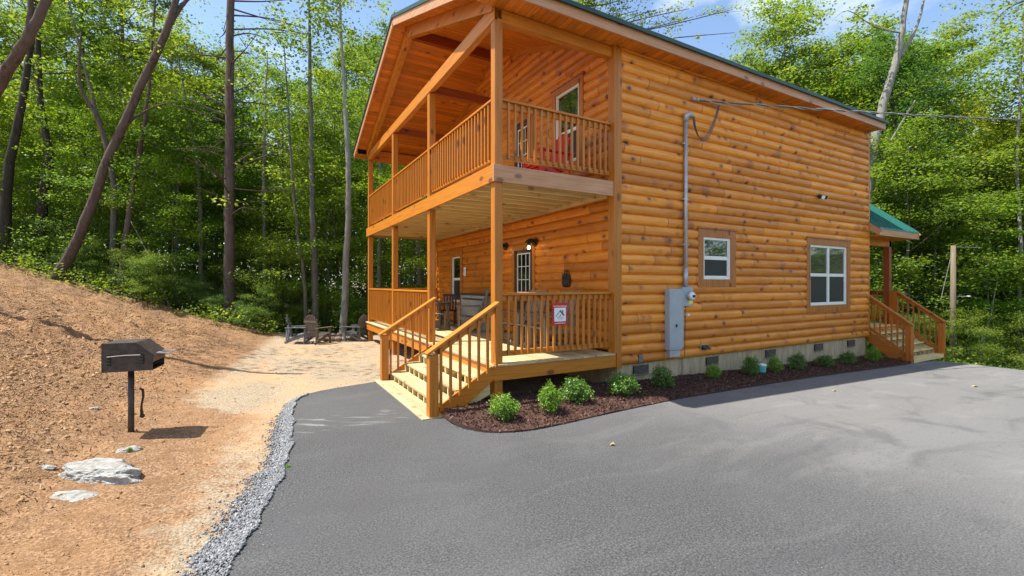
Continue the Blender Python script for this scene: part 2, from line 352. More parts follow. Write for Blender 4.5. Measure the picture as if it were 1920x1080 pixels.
def vnoise(x, y, sc, seed):
    r = np.random.default_rng(seed).random((257, 257)); x = np.asarray(x) * sc + 1000; y = np.asarray(y) * sc + 1000
    i = np.floor(x).astype(int); j = np.floor(y).astype(int); u = x - i; w = y - j; u = u * u * (3 - 2 * u); w = w * w * (3 - 2 * w)
    i %= 256; j %= 256
    return (r[i, j] * (1 - u) * (1 - w) + r[i + 1, j] * u * (1 - w) + r[i, j + 1] * (1 - u) * w + r[i + 1, j + 1] * u * w) - .5
# ------------------------------------------------------------------ terrain
def axis_(segs):
    o = [segs[0][0]]
    for a, b, st in segs: o += list(np.linspace(a, b, max(2, int(round((b - a) / st)) + 1))[1:])
    return np.array(o)
xs = axis_([(-150, -30, 12), (-30, -13, 1.), (-13, -2, .075), (-2, 4, .3), (4, 30, .6), (30, 180, 10)])
ys = axis_([(-120, -20, 10), (-20, -4, 1.), (-4, 9, .075), (9, 18, .2), (18, 40, 1.), (40, 200, 10)])
XX, YY = np.meshgrid(xs, ys, indexing='ij')
ZZ = gz(XX, YY)
sH = -.988 * (XX + 4.64) + .155 * (YY + .83)
rough = np.clip((sH + 1.9) / 1.5, 0, 1) * (XX > -40)
fl = np.clip((YY - 2.6) / 1, 0, 1) * np.clip(1 - rough, 0, 1) * (XX < 1.5)
amp = np.clip(sH / 3, .0, 1)
ridge = 1 - np.abs(2 * vnoise(XX + .35 * YY, YY * .45, 3.3, 9))
ZZ = ZZ + rough * (vnoise(XX, YY, 1.1, 1) * (.02 + .12 * amp) + vnoise(XX, YY, 3.1, 2) * (.012 + .07 * amp) + vnoise(XX, YY, 9., 3) * (.018 + .05 * amp) + vnoise(XX, YY, 6, 4) * .015 + (ridge - .7) * .09 * amp)
ZZ = ZZ + fl * (vnoise(XX, YY, 1.3, 5) * .05 + vnoise(XX, YY, 6, 6) * .02)
ZZ = ZZ - .035 * np.clip((XX + 3.6) / .6, 0, 1)
nx, ny = XX.shape
idx = np.arange(nx * ny).reshape(nx, ny)
F = np.stack([idx[:-1, :-1], idx[1:, :-1], idx[1:, 1:], idx[:-1, 1:]], -1).reshape(-1, 4)
me = npmesh('ground', np.stack([XX, YY, ZZ], -1).reshape(-1, 3), F, 'dirt', True)
depth = (XX - CAM.x) * .489 + (YY - CAM.y) * .872
tan = np.clip((YY - 1.2) / 1.2, 0, 1) * np.clip((-sH + .6) / 1.2, 0, 1) + .55 * np.clip((-sH - .2), 0, 1) * (YY < 2)
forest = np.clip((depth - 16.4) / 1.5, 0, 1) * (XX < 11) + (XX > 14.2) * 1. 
for nm, ar in (('tan', tan), ('forest', forest)):
    at = me.attributes.new(nm, 'FLOAT', 'POINT'); at.data.foreach_set('value', np.clip(ar, 0, 1).astype(np.float32).ravel())
tag(link('ground', me, None, None, (0, 0, 0), Vector()), kind='structure')
def groundz(x, y):
    i = int(np.searchsorted(xs, x)) - 1; j = int(np.searchsorted(ys, y)) - 1; u = (x - xs[i]) / (xs[i + 1] - xs[i]); w = (y - ys[j]) / (ys[j + 1] - ys[j])
    return float(ZZ[i, j] * (1 - u) * (1 - w) + ZZ[i + 1, j] * u * (1 - w) + ZZ[i, j + 1] * (1 - u) * w + ZZ[i + 1, j + 1] * u * w)
def sheet(name, poly, mat, step, zf, skirt=.06):
    bm = bmesh.new(); bm.faces.new([bm.verts.new((x, y, 0)) for x, y in poly])
    px = [p[0] for p in poly]; py = [p[1] for p in poly]
    for k, (lo, hi) in enumerate(((min(px), max(px)), (min(py), max(py)))):
        q = lo + step
        while q < hi:
            no = (1, 0, 0) if k == 0 else (0, 1, 0); co = (q, 0, 0) if k == 0 else (0, q, 0)
            bmesh.ops.bisect_plane(bm, geom=bm.verts[:] + bm.edges[:] + bm.faces[:], plane_co=co, plane_no=no); q += step
    for v in bm.verts: v.co.z = zf(v.co.x, v.co.y)
    if skirt:
        r = bmesh.ops.extrude_edge_only(bm, edges=[e for e in bm.edges if e.is_boundary])
        for v in r['geom']:
            if isinstance(v, bmesh.types.BMVert): v.co.z -= skirt
    bmesh.ops.recalc_face_normals(bm, faces=bm.faces[:])
    me = bpy.data.meshes.new(name); bm.to_mesh(me); bm.free()
    return link(name, me, mat, None, (0, 0, 0), Vector())
def smoothpoly(pts, n=4):
    o = []; k = len(pts)
    for i in range(k - 1):
        p0, p1, p2, p3 = (np.array(pts[max(i - 1, 0)]), np.array(pts[i]), np.array(pts[i + 1]), np.array(pts[min(i + 2, k - 1)]))
        for t in np.linspace(0, 1, n, endpoint=False):
            o.append(tuple(.5 * (2 * p1 + (p2 - p0) * t + (2 * p0 - 5 * p1 + 4 * p2 - p3) * t * t + (3 * p1 - p0 - 3 * p2 + p3) * t ** 3)))
    return o + [tuple(pts[-1])]
left_edge = smoothpoly([(-9, -30), (-6, -14), (-4.1, -6), (-3.42, -2.9), (-3.24, -2.19), (-3.03, -1.34), (-2.9, -.5), (-2.82, .4), (-2.76, 1.3), (-2.63, 1.95), (-2.33, 2.32), (-1.87, 2.5), (-1.2, 2.66)], 5)
left_edge = [(x + .02 * math.sin(i * 2.3) + .012 * math.sin(i * 5.1), y) for i, (x, y) in enumerate(left_edge)]
mulch_edge = smoothpoly([(-.93, -.22), (-.92, -.5), (-.85, -.82), (-.62, -1.12), (-.2, -1.28), (.3, -1.28), (1.0, -1.22), (1.88, -1.16), (3.9, -1.07), (6.7, -.98), (9., -1.), (11.2, -1.02), (11.85, -.98)], 4)
apoly = left_edge + [(-1.2, -.18), (-.95, -.2)] + mulch_edge + [(12.1, -.8), (13.2, -.8), (13.6, -1.4), (13.55, -2.6), (14.2, -5), (15, -9), (17, -16), (20, -30)]
o = sheet('asphalt_drive', apoly, 'asphalt', .9, lambda x, y: g(x, y) + .0, .08); tag(o, kind='structure')
mpoly = mulch_edge + [(11.86, .25), (-.75, .25), (-.85, -.2)]
mulz = lambda x, y: g(x, y) + .012 + .05 * min(1, max(0, (y + 1.15) / .5)) + .02 * (vnoise(x, y, 5, 11) + .5)
o = sheet('mulch_bed', mpoly, 'mulch', .16, mulz, .06); tag(o, kind='structure')
def inpoly(x, y, poly):
    x = np.asarray(x); y = np.asarray(y); c = np.zeros(x.shape, bool); n = len(poly)
    for i in range(n):
        x0, y0 = poly[i]; x1, y1 = poly[(i + 1) % n]
        if y0 == y1: continue
        c ^= ((y0 > y) != (y1 > y)) & (x < (x1 - x0) * (y - y0) / (y1 - y0) + x0)
    return c
def rotm(n, rg):
    q = rg.normal(size=(n, 4)); q /= np.linalg.norm(q, axis=1)[:, None]; w, x, y, z = q.T
    return np.stack([np.stack([1 - 2 * (y * y + z * z), 2 * (x * y - z * w), 2 * (x * z + y * w)], -1), np.stack([2 * (x * y + z * w), 1 - 2 * (x * x + z * z), 2 * (y * z - x * w)], -1), np.stack([2 * (x * z - y * w), 2 * (y * z + x * w), 1 - 2 * (x * x + y * y)], -1)], 1)
OCT = (np.array([(1, 0, 0), (-1, 0, 0), (0, 1, 0), (0, -1, 0), (0, 0, 1), (0, 0, -1)], float), np.array([(0, 2, 4), (2, 1, 4), (1, 3, 4), (3, 0, 4), (2, 0, 5), (1, 2, 5), (3, 1, 5), (0, 3, 5)]))
def scatter(name, P, size, mat, shape=OCT, flat=(1, .8, .6), kindname=None):
    n = len(P); V, Fc = shape; sc = size[:, None, None] * np.array(flat)[None, None, :] * rng.uniform(.7, 1.3, (n, 1, 3))
    v = np.einsum('nij,nkj->nki', rotm(n, rng), V[None] * sc) + P[:, None, :]
    f = Fc[None] + (np.arange(n) * len(V))[:, None, None]
    me = npmesh(name, v.reshape(-1, 3), f.reshape(-1, Fc.shape[1]), mat)
    return tag(link(name, me, None, None, (0, 0, 0), Vector()), kind='stuff')
# gravel along the asphalt edge
le = [p for p in left_edge if -3.6 < p[1] < 2.2]
P = []
for i in range(30000):
    k = random.randrange(len(le) - 1); t = random.random(); x = le[k][0] * (1 - t) + le[k + 1][0] * t; y = le[k][1] * (1 - t) + le[k + 1][1] * t
    wd = .34 if y < -1 else (.24 if y < .5 else .14 + .1 * max(0, (1.6 - y)))
    u = abs(random.gauss(0, .5))
    if u > 1.5 or (u > 1 and random.random() < .6): continue
    y2 = y - .12 * u + random.uniform(-.02, .02); x2 = x - u * wd + .03
    P.append((x2, y2, g(x2, y2) - .012 + .02 * math.exp(-u * 2) + random.uniform(0, .014)))
    if len(P) > 14500: break
P = np.array(P); scatter('gravel', P, rng.uniform(.006, .019, len(P)), 'gravel_stone')
# dirt clods
n_ = 170000; w_ = 2.4 + 13 * rng.random(n_) ** 1.6; r_ = w_ * rng.uniform(-2.1, -.1, n_)
px = CAM.x + r_ * .8722 + w_ * .4892; py = CAM.y - r_ * .4892 + w_ * .8722
sh = -.988 * (px + 4.64) + .155 * (py + .83)
keep = (~inpoly(px, py, apoly)) & (px < -1.3) & (py < 12) & (rng.random(n_) < np.clip(.22 + .5 * sh, .12, 1)) & (px > -13) & ~inpoly(px, py, [(x - .2, y) for x, y in apoly])
px, py, sh = px[keep], py[keep], sh[keep]
zz = np.array([groundz(a, b) for a, b in zip(px, py)])
sz = rng.uniform(.003, .009, len(px)) * (1 + 1. * np.clip(sh / 2, 0, 1)) * (1 + 1.8 * (rng.random(len(px)) < .05))
scatter('dirt_clods', np.stack([px, py, zz + sz * .15], -1), sz, 'clod', flat=(1.2, .8, .5))
# straw and bark litter over the slope
n_ = 115000; w_ = 3 + 13 * rng.random(n_) ** 1.3; r_ = w_ * rng.uniform(-2.1, -.3, n_)
px = CAM.x + r_ * .8722 + w_ * .4892; py = CAM.y - r_ * .4892 + w_ * .8722; sh = -.988 * (px + 4.64) + .155 * (py + .83)
k = (sh > .1) & (rng.random(n_) < np.clip(.15 + sh * .35, 0, 1)) & (px > -12.9); px, py = px[k], py[k]
zz = np.array([groundz(a, b) for a, b in zip(px, py)])
QS = (np.array([(-1, -.13, 0), (1, -.13, 0), (1, .13, 0), (-1, .13, 0)], float), np.array([(0, 1, 2, 3)]))
scatter('straw_litter', np.stack([px, py, zz + .008], -1), rng.uniform(.010, .032, len(px)), 'litter', QS, (1, 1, 1))
# loose crumbs of stone and grit along the asphalt edges
P = []
for poly_, sd_ in ((left_edge[8:], 1), (mulch_edge, 1)):
    for i in range(1500):
        k = random.randrange(len(poly_) - 1); t = random.random(); x = poly_[k][0] * (1 - t) + poly_[k + 1][0] * t; y = poly_[k][1] * (1 - t) + poly_[k + 1][1] * t
        if y < -5: continue
        o_ = abs(random.gauss(0, .16)); x2, y2 = (x + o_, y) if poly_ is not mulch_edge else (x, y - o_)
        P.append((x2, y2, g(x2, y2) + .003))
for i in range(500):
    x2, y2 = random.uniform(-2.5, 11), random.uniform(-6, -1.3); P.append((x2, y2, g(x2, y2) + .002))
P = np.array(P); scatter('grit', P, rng.uniform(.002, .0065, len(P)), 'gravel_stone')
# mulch chips
QUAD = (np.array([(-1, -.28, 0), (1, -.28, 0), (1, .28, 0), (-1, .28, 0)], float), np.array([(0, 1, 2, 3)]))
n_ = 30000; px = rng.uniform(-1, 12, n_); py = rng.uniform(-1.35, .2, n_); k = inpoly(px, py, mpoly); px, py = px[k], py[k]
zz = np.array([mulz(a, b) for a, b in zip(px, py)])
CH = (np.array([(-1, -.3, -.12), (1, -.3, -.12), (1, .3, -.12), (-1, .3, -.12), (-.9, 0, .2), (.9, 0, .2)], float), np.array([(0, 1, 5, 4), (2, 3, 4, 5), (1, 2, 5, 5), (3, 0, 4, 4)]))
scatter('mulch_chips', np.stack([px, py, zz + .004], -1), rng.uniform(.012, .03, len(px)), 'mulch_chip', QUAD, (1, 1, 1))
# ------------------------------------------------------------------ LOG CABIN
D = 2.44; WD = 9.26; LX = 11.83; E0 = .345; PIT = .1856
ZC0 = 6.30; SL = .388; MID = WD / 2
def ceil(y): return ZC0 + SL * (y if y < MID else WD - y)
cab = thing('log_cabin', 'two storey log sided cabin with green metal roof and double front porch', 'cabin', (6, 4.6, -.1))
UP = {}
def logwall(name, mat, axis, a0, a1, z0, z1, plane, sign, holes, zmax=None, bulge=.06, zbase=E0):
    """half-round courses; holes (a0,a1,z0,z1)"""
    K = 8; prof = []
    for k in range(K + 1):
        t = k / K; prof.append((t, bulge * (max(0, 1 - (2 * t - 1) ** 2)) ** .5 if 0 < k < K else 0.))
    v = []; f = []
    r0 = int(math.floor((z0 - zbase) / PIT)); r1 = int(math.ceil((z1 - zbase) / PIT))
    for r in range(r0, r1):
        for k in range(K):
            za = zbase + (r + prof[k][0]) * PIT; zb = zbase + (r + prof[k + 1][0]) * PIT
            if zb <= z0 + 1e-6 or za >= z1 - 1e-6: continue
            zm = (za + zb) / 2; iv = [(a0, a1)]
            if zmax:
                pts = [a for a in np.linspace(a0, a1, 400) if zmax(a) >= zm]
                if not pts: continue
                iv = [(pts[0], pts[-1])]
            for h in holes:
                if h[2] < zm < h[3]:
                    nv = []
                    for p, q in iv:
                        if h[1] <= p or h[0] >= q: nv.append((p, q)); continue
                        if p < h[0]: nv.append((p, h[0]))
                        if h[1] < q: nv.append((h[1], q))
                    iv = nv
            bk = sorted({h_ for h in holes for h_ in h[:2]}); sub = []
            for p, q in iv:
                cut = [p] + [h_ for h_ in bk if p + 1e-4 < h_ < q - 1e-4] + [q]; sub += list(zip(cut, cut[1:]))
            for p, q in sub:
                b = len(v)
                for a, z, d in ((p, za, prof[k][1]), (q, za, prof[k][1]), (q, zb, prof[k + 1][1]), (p, zb, prof[k + 1][1])):
                    v.append((a, plane + sign * d, z) if axis == 'x' else (plane + sign * d, a, z))
                f.append((b, b + 1, b + 2, b + 3))
    mb = MB(); mb.v = v; mb.f = f; o = mb.build(name, mat, cab)
    me = o.data; bm = bmesh.new(); bm.from_mesh(me); bmesh.ops.remove_doubles(bm, verts=bm.verts, dist=1e-4); bmesh.ops.recalc_face_normals(bm, faces=bm.faces[:])
    for fc in bm.faces: fc.smooth = True
    for e in bm.edges:
        if len(e.link_faces) == 2:
            zc = (e.verts[0].co.z + o.location.z + WL[cab.name].z - zbase) / PIT
            if abs(zc - round(zc)) < .02: e.smooth = False
    bm.to_mesh(me); bm.free(); return o
W1 = (4.79, 5.68, 1.93, 2.81); W2 = (8.79, 10.59, 1.29, 2.82)
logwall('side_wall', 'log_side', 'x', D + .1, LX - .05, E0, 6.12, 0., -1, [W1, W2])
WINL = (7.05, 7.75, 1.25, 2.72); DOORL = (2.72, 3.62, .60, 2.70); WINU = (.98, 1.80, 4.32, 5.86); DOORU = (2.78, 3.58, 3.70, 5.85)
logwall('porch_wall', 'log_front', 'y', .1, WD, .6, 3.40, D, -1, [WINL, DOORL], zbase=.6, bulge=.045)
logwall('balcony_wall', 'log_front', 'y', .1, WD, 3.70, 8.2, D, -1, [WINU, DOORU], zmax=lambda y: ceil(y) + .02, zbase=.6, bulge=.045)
m = MB(); m.box(LX - .02, LX, .05, WD, .3, 6.3); m.box(D, LX, WD - .02, WD, .3, 6.3); m.build('back_wall', 'log_front', cab)
m = MB(); m.box(D + .3, LX - .1, .25, WD - .1, .7, 6.0); m.build('interior_mass', 'interior', cab)
m = MB(); m.box(D + .08, LX - .03, .03, WD - .03, -.6, E0); m.build('foundation', 'foundation', cab)
# corner boards
m = MB(); m.box(D, D + .115, -.062, .0, .30, 6.1); m.box(D - .062, D, -.062, .11, .586, 6.24); m.build('corner_board', 'stain_z', cab, bevel=.004)
m = MB(); m.box(LX - .06, LX + .02, -.055, .05, .33, 6.1); m.build('corner_board', 'stain_z', cab, bevel=.004)
m = MB(); m.box(D - .06, D, WD - .1, WD + .02, .586, 6.2); m.build('corner_board', 'stain_z', cab, bevel=.004)
m = MB()
for a, b in ((.12, MID), (WD - .02, MID)): m.beam((D - .045, a, ceil(a) - .07), (D - .045, b, ceil(b) - .07), .04, .13)
m.build('rake_trim', 'stain_y', cab)
# foundation vents
for x in (3.10, 5.15, 7.23, 9.31, 10.96):
    m = MB(); m.box(x - .19, x + .19, .0, .028, .15, .30); v_ = m.build('foundation_vent', 'vent_dark', cab)
    m = MB()
    for z in np.linspace(.165, .285, 6): m.box(x - .18, x + .18, -.006, .0, z - .004, z + .004)
    m.box(x - .2, x + .2, -.018, .002, .125, .148); m.build('louver', 'stone', v_)
# roof
OV_, OF = .395, .344; EZ = 6.094; PK = 8.045
yl, yr = -OV_, WD + OV_; xf, xb = -OF, 11.87
def rz_(y): return EZ + (PK - EZ) * ((y - yl) / (MID - yl) if y < MID else (yr - y) / (yr - MID))
TH = .185
for a, b in ((yl, MID), (yr, MID)):
    za, zb = rz_(a) + TH, rz_(b) + TH; dy = -.05 if a < MID else .05
    pl = [(xf - .04, a + dy, za + dy * 0 - .02), (xf - .04, b, zb), (xf - .04, b, zb + .05), (xf - .04, a + dy, za + .03)]
    rf = MB().prism(pl, (xb - xf + .08, 0, 0)).build('roof_panel', 'roof_green', cab)
    m = MB()
    for x in np.arange(xf + .05, xb, .23): m.beam((x, a + dy, za + .04), (x, b, zb + .062), .02, .02)
    m.build('rib', 'roof_green', rf)
    # drip edge trim
    m = MB(); m.beam((xf - .052, a + dy, za - .0), (xf - .052, b, zb + .02), .022, .075); m.beam((xf - .05, a + dy * 1.3, za), (xb + .05, a + dy * 1.3, za), .02, .07); m.build('drip_edge', 'roof_edge', rf)
    # rake fascia
    m = MB(); m.beam((xf - .02, a, rz_(a) + TH / 2 - .01), (xf - .02, b, rz_(b) + TH / 2 - .01), .036, TH); m.build('fascia', 'fascia_y', cab)
    m = MB(); m.beam((xf - .02, a, EZ + TH / 2 - .012), (xb, a, EZ + TH / 2 - .012), .036, TH - .006); m.build('fascia', 'fascia_x', cab)
    # ceiling / soffit following slope
    c0, c1 = (0., MID) if a < MID else (WD, MID)
    pl = [(xf, c0, ceil(c0)), (xf, c1, ceil(c1)), (xf, c1, ceil(c1) + .015), (xf, c0, ceil(c0) + .015)]
    MB().prism(pl, (xb - xf, 0, 0)).build('porch_ceiling', 'soffit', cab)
    m = MB(); y0, y1 = sorted((a, c0)); m.box(xf, xb, y0, y1, EZ + .03, EZ + .042); m.build('eave_soffit', 'soffit_side', cab)
m = MB(); m.prism([(xf + .0, yl, EZ + .03), (xf, .0, EZ + .03), (xf, .0, ceil(0) + .01), (xf, yl, EZ + .1)], (.02, 0, 0)); m.prism([(xf + .0, yr, EZ + .03), (xf, WD, EZ + .03), (xf, WD, ceil(0) + .01), (xf, yr, EZ + .1)], (.02, 0, 0)); m.build('eave_return', 'stain_y', cab)
m = MB()
for a in (yl, yr):
    z0 = EZ + .02; m.prism([(xb, a, z0), (xb, 0. if a < 0 else WD, z0), (xb, 0. if a < 0 else WD, z0 + .3), (xb, a, z0 + .14)], (-.02, 0, 0))
m.prism([(xb, yl, EZ + .1), (xb, MID, PK + .1), (xb, yr, EZ + .1)], (-.02, 0, 0)); m.build('rear_gable', 'fascia_y', cab)
m = MB(); m.beam((xf - .03, MID, PK + TH + .07), (xb + .05, MID, PK + TH + .07), .2, .03); m.build('ridge_cap', 'roof_green', cab)
# truss
for a, b in ((.0, MID), (WD, MID)):
    m = MB(); m.beam((.03, a, ceil(a) - .13), (.03, b, ceil(b) - .13), .15, .24); m.build('truss_rafter', 'stain_y', cab, bevel=.004)
m = MB(); m.prism([(-.012, .0, 5.93), (-.012, WD, 5.93), (-.012, WD - .5, 6.17), (-.012, .0, 6.17)], (.06, 0, 0)); m.build('tie_beam', 'stain_y', cab, bevel=.004)
m = MB(); m.box(.05, .12, .0, WD, 5.96, 6.10); m.build('tie_beam', 'stain_y', cab)
for y in (3.06, 6.03):
    m = MB(); m.box(.06, D, y + .03, y + .11, 5.95, 6.13); m.build('collar_beam', 'dark_beam', cab)
m = MB(); m.box(.0, D, MID - .06, MID + .06, ceil(MID) - .26, ceil(MID) - .02); m.build('ridge_beam', 'dark_beam', cab)
m = MB(); m.box(.0, D, .0, .13, 5.93, 6.12); m.box(.0, D, .06, .13, 6.12, 6.28); m.build('eave_beam', 'stain_x', cab, bevel=.004)
m = MB(); m.box(.0, D, WD - .13, WD, 5.93, 6.12); m.box(.0, D, WD - .13, WD - .06, 6.12, 6.28); m.build('eave_beam', 'stain_x', cab, bevel=.004)
# posts
PY = [0., 3.06, 6.03, 9.12]
for y in PY:
    m = MB(); m.box(0., .14, y, y + .14, 3.69 if y else 3.69, 5.935); m.build('upper_post', 'stain_z', cab, bevel=.006)
    m = MB(); m.box(0., .14, y, y + .14, -.10, 3.42); m.build('lower_post', 'stain_z', cab, bevel=.006)
# rims, decks
def rim(z0, z1, m1, m2):
    MB().box(-.04, -.002, -.0, WD, z0, z1).build('rim_board', m2, cab, bevel=.004)
    MB().box(-.04, D, -.04, -.001, z0 + .001, z1 - .001).build('rim_board', m1, cab, bevel=.004)
    MB().box(-.04, D, WD + .001, WD + .04, z0, z1).build('rim_board', m1, cab)
rim(3.415, 3.683, 'fascia_x', 'stain_y'); rim(.335, .560, 'stain_x', 'stain_y')
m = MB()
for x in np.arange(-.07, D - .1, .145): m.box(x, x + .139, -.075, WD + .05, .562, .588)
m.build('porch_deck', 'raw_y', cab)
m = MB()
for x in np.arange(0., D - .1, .145): m.box(x, x + .139, .0, WD, 3.655, 3.681)
m.build('balcony_deck', 'raw_y', cab)
for i, y in enumerate(np.arange(.42, WD - .2, .40)):
    MB().box(.0, D - .02, y, y + .04, 3.435, 3.652).build('joist', 'raw_x', cab)
MB().box(D - .085, D - .048, .12, WD, 3.40, 3.65).build('ledger', 'raw_y', cab)
MB().box(.0, D, .04, WD - .04, .33, .36).build('deck_underside', 'dark_beam', cab)
# railings
def rail_run(p0, p1, ztop, zb, nb, parent, mx_, stuff=False):
    ax = 'x' if abs(p1[0] - p0[0]) > abs(p1[1] - p0[1]) else 'y'
    a, b = (p0[0], p1[0]) if ax == 'x' else (p0[1], p1[1]); c = p0[1] if ax == 'x' else p0[0]
    def bx(m, a0, a1, w, z0, z1):
        if ax == 'x': m.box(a0, a1, c - w, c + w, z0, z1)
        else: m.box(c - w, c + w, a0, a1, z0, z1)
        return m
    r = bx(MB(), a, b, .018, ztop - .13, ztop - .041).build('railing', mx_, parent, bevel=.003)
    bx(MB(), a, b, .07, ztop - .038, ztop).build('top_rail', mx_, r, bevel=.004)
    bx(MB(), a, b, .018, zb, zb + .088).build('bottom_rail', mx_, r, bevel=.003)
    ms = MB()
    for i in range(nb):
        q = a + (b - a) * (i + 1) / (nb + 1)
        m = ms if stuff else MB()
        z0, z1 = zb + .02, ztop - .05
        if ax == 'x': m.box(q - .018, q + .018, c - .056, c - .02, z0, z1)
        else: m.box(c - .056, c - .02, q - .018, q + .018, z0, z1)
        if not stuff: m.build('baluster', 'stain_z', r)
    if stuff: tag(ms.build('balusters', 'stain_z', r), kind='stuff')
    return r
rail_run((.14, .08), (D - .06, .08), 4.747, 3.80, 17, cab, 'stain_x')
rail_run((.14, .08), (D - .06, .08), 1.692, .69, 17, cab, 'stain_x')
rail_run((.07, .14), (.07, 3.06), 4.747, 3.80, 22, cab, 'stain_y')
rail_run((.07, 3.20), (.07, 6.03), 4.747, 3.80, 21, cab, 'stain_y')
rail_run((.07, 6.17), (.07, 9.12), 4.747, 3.80, 22, cab, 'stain_y', True)
rail_run((.07, 3.20), (.07, 6.03), 1.692, .69, 21, cab, 'stain_y', True)
rail_run((.07, 6.17), (.07, 9.12), 1.692, .69, 22, cab, 'stain_y', True)
rail_run((.14, WD - .07), (D - .06, WD - .07), 4.747, 3.80, 17, cab, 'stain_x', True)
rail_run((.14, WD - .07), (D - .06, WD - .07), 1.692, .69, 17, cab, 'stain_x', True)
# front stairs
st = MB().box(-1.22, -.90, -.19, 2.76, -.075, -.035).build('front_stairs', 'raw_y', cab)
for i in range(3):
    z = .428 - .160 * i; x1 = -.04 - .29 * i
    m = MB(); m.box(x1 - .15, x1 + .005, .0, 2.70, z - .038, z); m.box(x1 - .31, x1 - .156, .0, 2.70, z - .038, z); m.build('tread', 'raw_y', st, bevel=.003)
m = MB()
for y in np.arange(.06, 2.7, .29):
    m.prism([(-.05, y, .38), (-.05, y, .12), (-.5, y, -.06), (-.92, y, -.06), (-.92, y, .065), (-.63, y, .068), (-.63, y, .226), (-.34, y, .226), (-.34, y, .386)], (0, .04, 0))
m.build('inner_stringer', 'raw_x', st)
for y in (-.035, 2.745):
    m = MB(); m.prism([(-.0, y, .62), (-.0, y, .38), (-.62, y, -.06), (-1.0, y, -.06), (-1.0, y, .02)], (0, .04, 0)); m.build('stringer', 'stain_x', st, bevel=.004)
for y in (-.17, 2.62):
    m = MB(); m.box(-1.11, -.97, y, y + .14, -.08, .83); m.build('newel_post', 'stain_z', st, bevel=.006)
    yc = y + .07
    m = MB(); m.beam((-1.14, yc, .845), (.0, yc, 1.55), .14, .038); m.build('handrail', 'stain_x', st, bevel=.004)
    m = MB(); m.beam((-1.0, yc, .855), (.0, yc, 1.475), .036, .09); m.build('handrail_support', 'stain_x', st)
    for k in range(7):
        x = -.93 + .148 * k; m = MB(); m.box(x - .018, x + .018, yc - .055, yc - .02, .02 + (x + 1.0) * .60 - .02, .86 + (x + 1.03) * .62); m.build('baluster', 'stain_z', st)
# windows: trim, frame, panes
def frame_box(m, ax, p, sgn, a0, a1, z0, z1, w, d0, d1):
    """rectangular frame lying in plane p, from depth d0 to d1 outwards (sgn)"""
    def bx(A0, A1, Z0, Z1):
        q0, q1 = sorted((p + sgn * d0, p + sgn * d1))
        if ax == 'x': m.box(A0, A1, q0, q1, Z0, Z1)
        else: m.box(q0, q1, A0, A1, Z0, Z1)
    bx(a0, a1, z1 - w, z1); bx(a0, a1, z0, z0 + w); bx(a0, a0 + w, z0 + w, z1 - w); bx(a1 - w, a1, z0 + w, z1 - w); return bx
def window(ax, p, a0, a1, z0, z1, tw, cols, matt='trim_side', cap=True, rail=.5):
    m = MB(); bx = frame_box(m, ax, p, -1, a0, a1, z0, z1, .055, -.02, .035)
    wdw = m.build('window', 'white_vinyl', cab)
    m = MB(); frame_box(m, ax, p, -1, a0 - tw, a1 + tw, z0 - tw, z1 + tw, tw + .002, .0, .062)
    t = m.build('window_trim', matt, wdw, bevel=.004)
    if cap:
        m = MB(); q0, q1 = sorted((p + .0, p - .085))
        if ax == 'x': m.box(a0 - tw - .03, a1 + tw + .03, q0, q1, z1 + tw, z1 + tw + .03)
        else: m.box(q0, q1, a0 - tw - .03, a1 + tw + .03, z1 + tw, z1 + tw + .03)
        m.build('cap', matt, wdw)
    zm = z0 + (z1 - z0) * rail; cw = (a1 - a0 - .11) / cols
    m = MB()
    def b2(m, A0, A1, Z0, Z1, d0, d1):
        q0, q1 = sorted((p - d0, p - d1))
        if ax == 'x': m.box(A0, A1, q0, q1, Z0, Z1)
        else: m.box(q0, q1, A0, A1, Z0, Z1)
    b2(m, a0 + .05, a1 - .05, zm - .028, zm + .028, -.01, .028)
    for c in range(1, cols): b2(m, a0 + .055 + cw * c - .045, a0 + .055 + cw * c + .045, z0 + .05, z1 - .05, -.01, .031)
    for c in range(cols):
        x0 = a0 + .055 + cw * c; x1 = x0 + cw
        for Z0, Z1 in ((z0 + .055, zm - .028), (zm + .028, z1 - .055)):
            for q in (x0, x1 - .018): b2(m, q, q + .018, Z0, Z1, -.012, .018)
            b2(m, x0, x1, Z0, Z0 + .022, -.012, .018)
    m.build('sash', 'white_vinyl', wdw)
    m = MB(); b2(m, a0 + .04, a1 - .04, zm, z1 - .04, -.015, .006); m.build('pane', 'blind_glass' if cols > 1 else 'glass', wdw)
    m = MB(); b2(m, a0 + .04, a1 - .04, z0 + .04, zm - .002, -.015, .002); m.build('screen', 'screen', wdw)
window('x', 0., *W1, .165, 1); window('x', 0., *W2, .165, 2); window('y', D, *WINL, .15, 1, 'stain_z')
window('y', D, *WINU, .13, 1, 'stain_z', rail=.43)
def door(y0, y1, z0, z1, lz0, lz1, rows):
    d = MB().box(D - .015, D + .03, y0, y1, z0, z1).build('door', 'door_brown', cab)
    m = MB()
    frame_box(m, 'y', D, -1, y0 - .11, y1 + .11, z0 - .11, z1 + .11, .112, .0, .062); m.build('door_trim', 'stain_z', d, bevel=.004)
    a0, a1 = y0 + .13, y1 - .13
    m = MB(); frame_box(m, 'y', D, -1, a0, a1, lz0, lz1, .028, .01, .04)
    for k in (1, 2): q = a0 + (a1 - a0) * k / 3; m.box(D - .034, D - .012, q - .008, q + .008, lz0, lz1)
    for k in range(1, rows): z = lz0 + (lz1 - lz0) * k / rows; m.box(D - .033, D - .012, a0, a1, z - .008, z + .008)
    m.build('door_grille', 'white_vinyl', d)
    MB().box(D - .022, D - .014, a0, a1, lz0, lz1).build('pane', 'glass', d)
    MB().blob((D - .06, y1 - .07, z0 + .95), .03, .03, .03).build('door_knob', 'bronze', d, smooth=True)
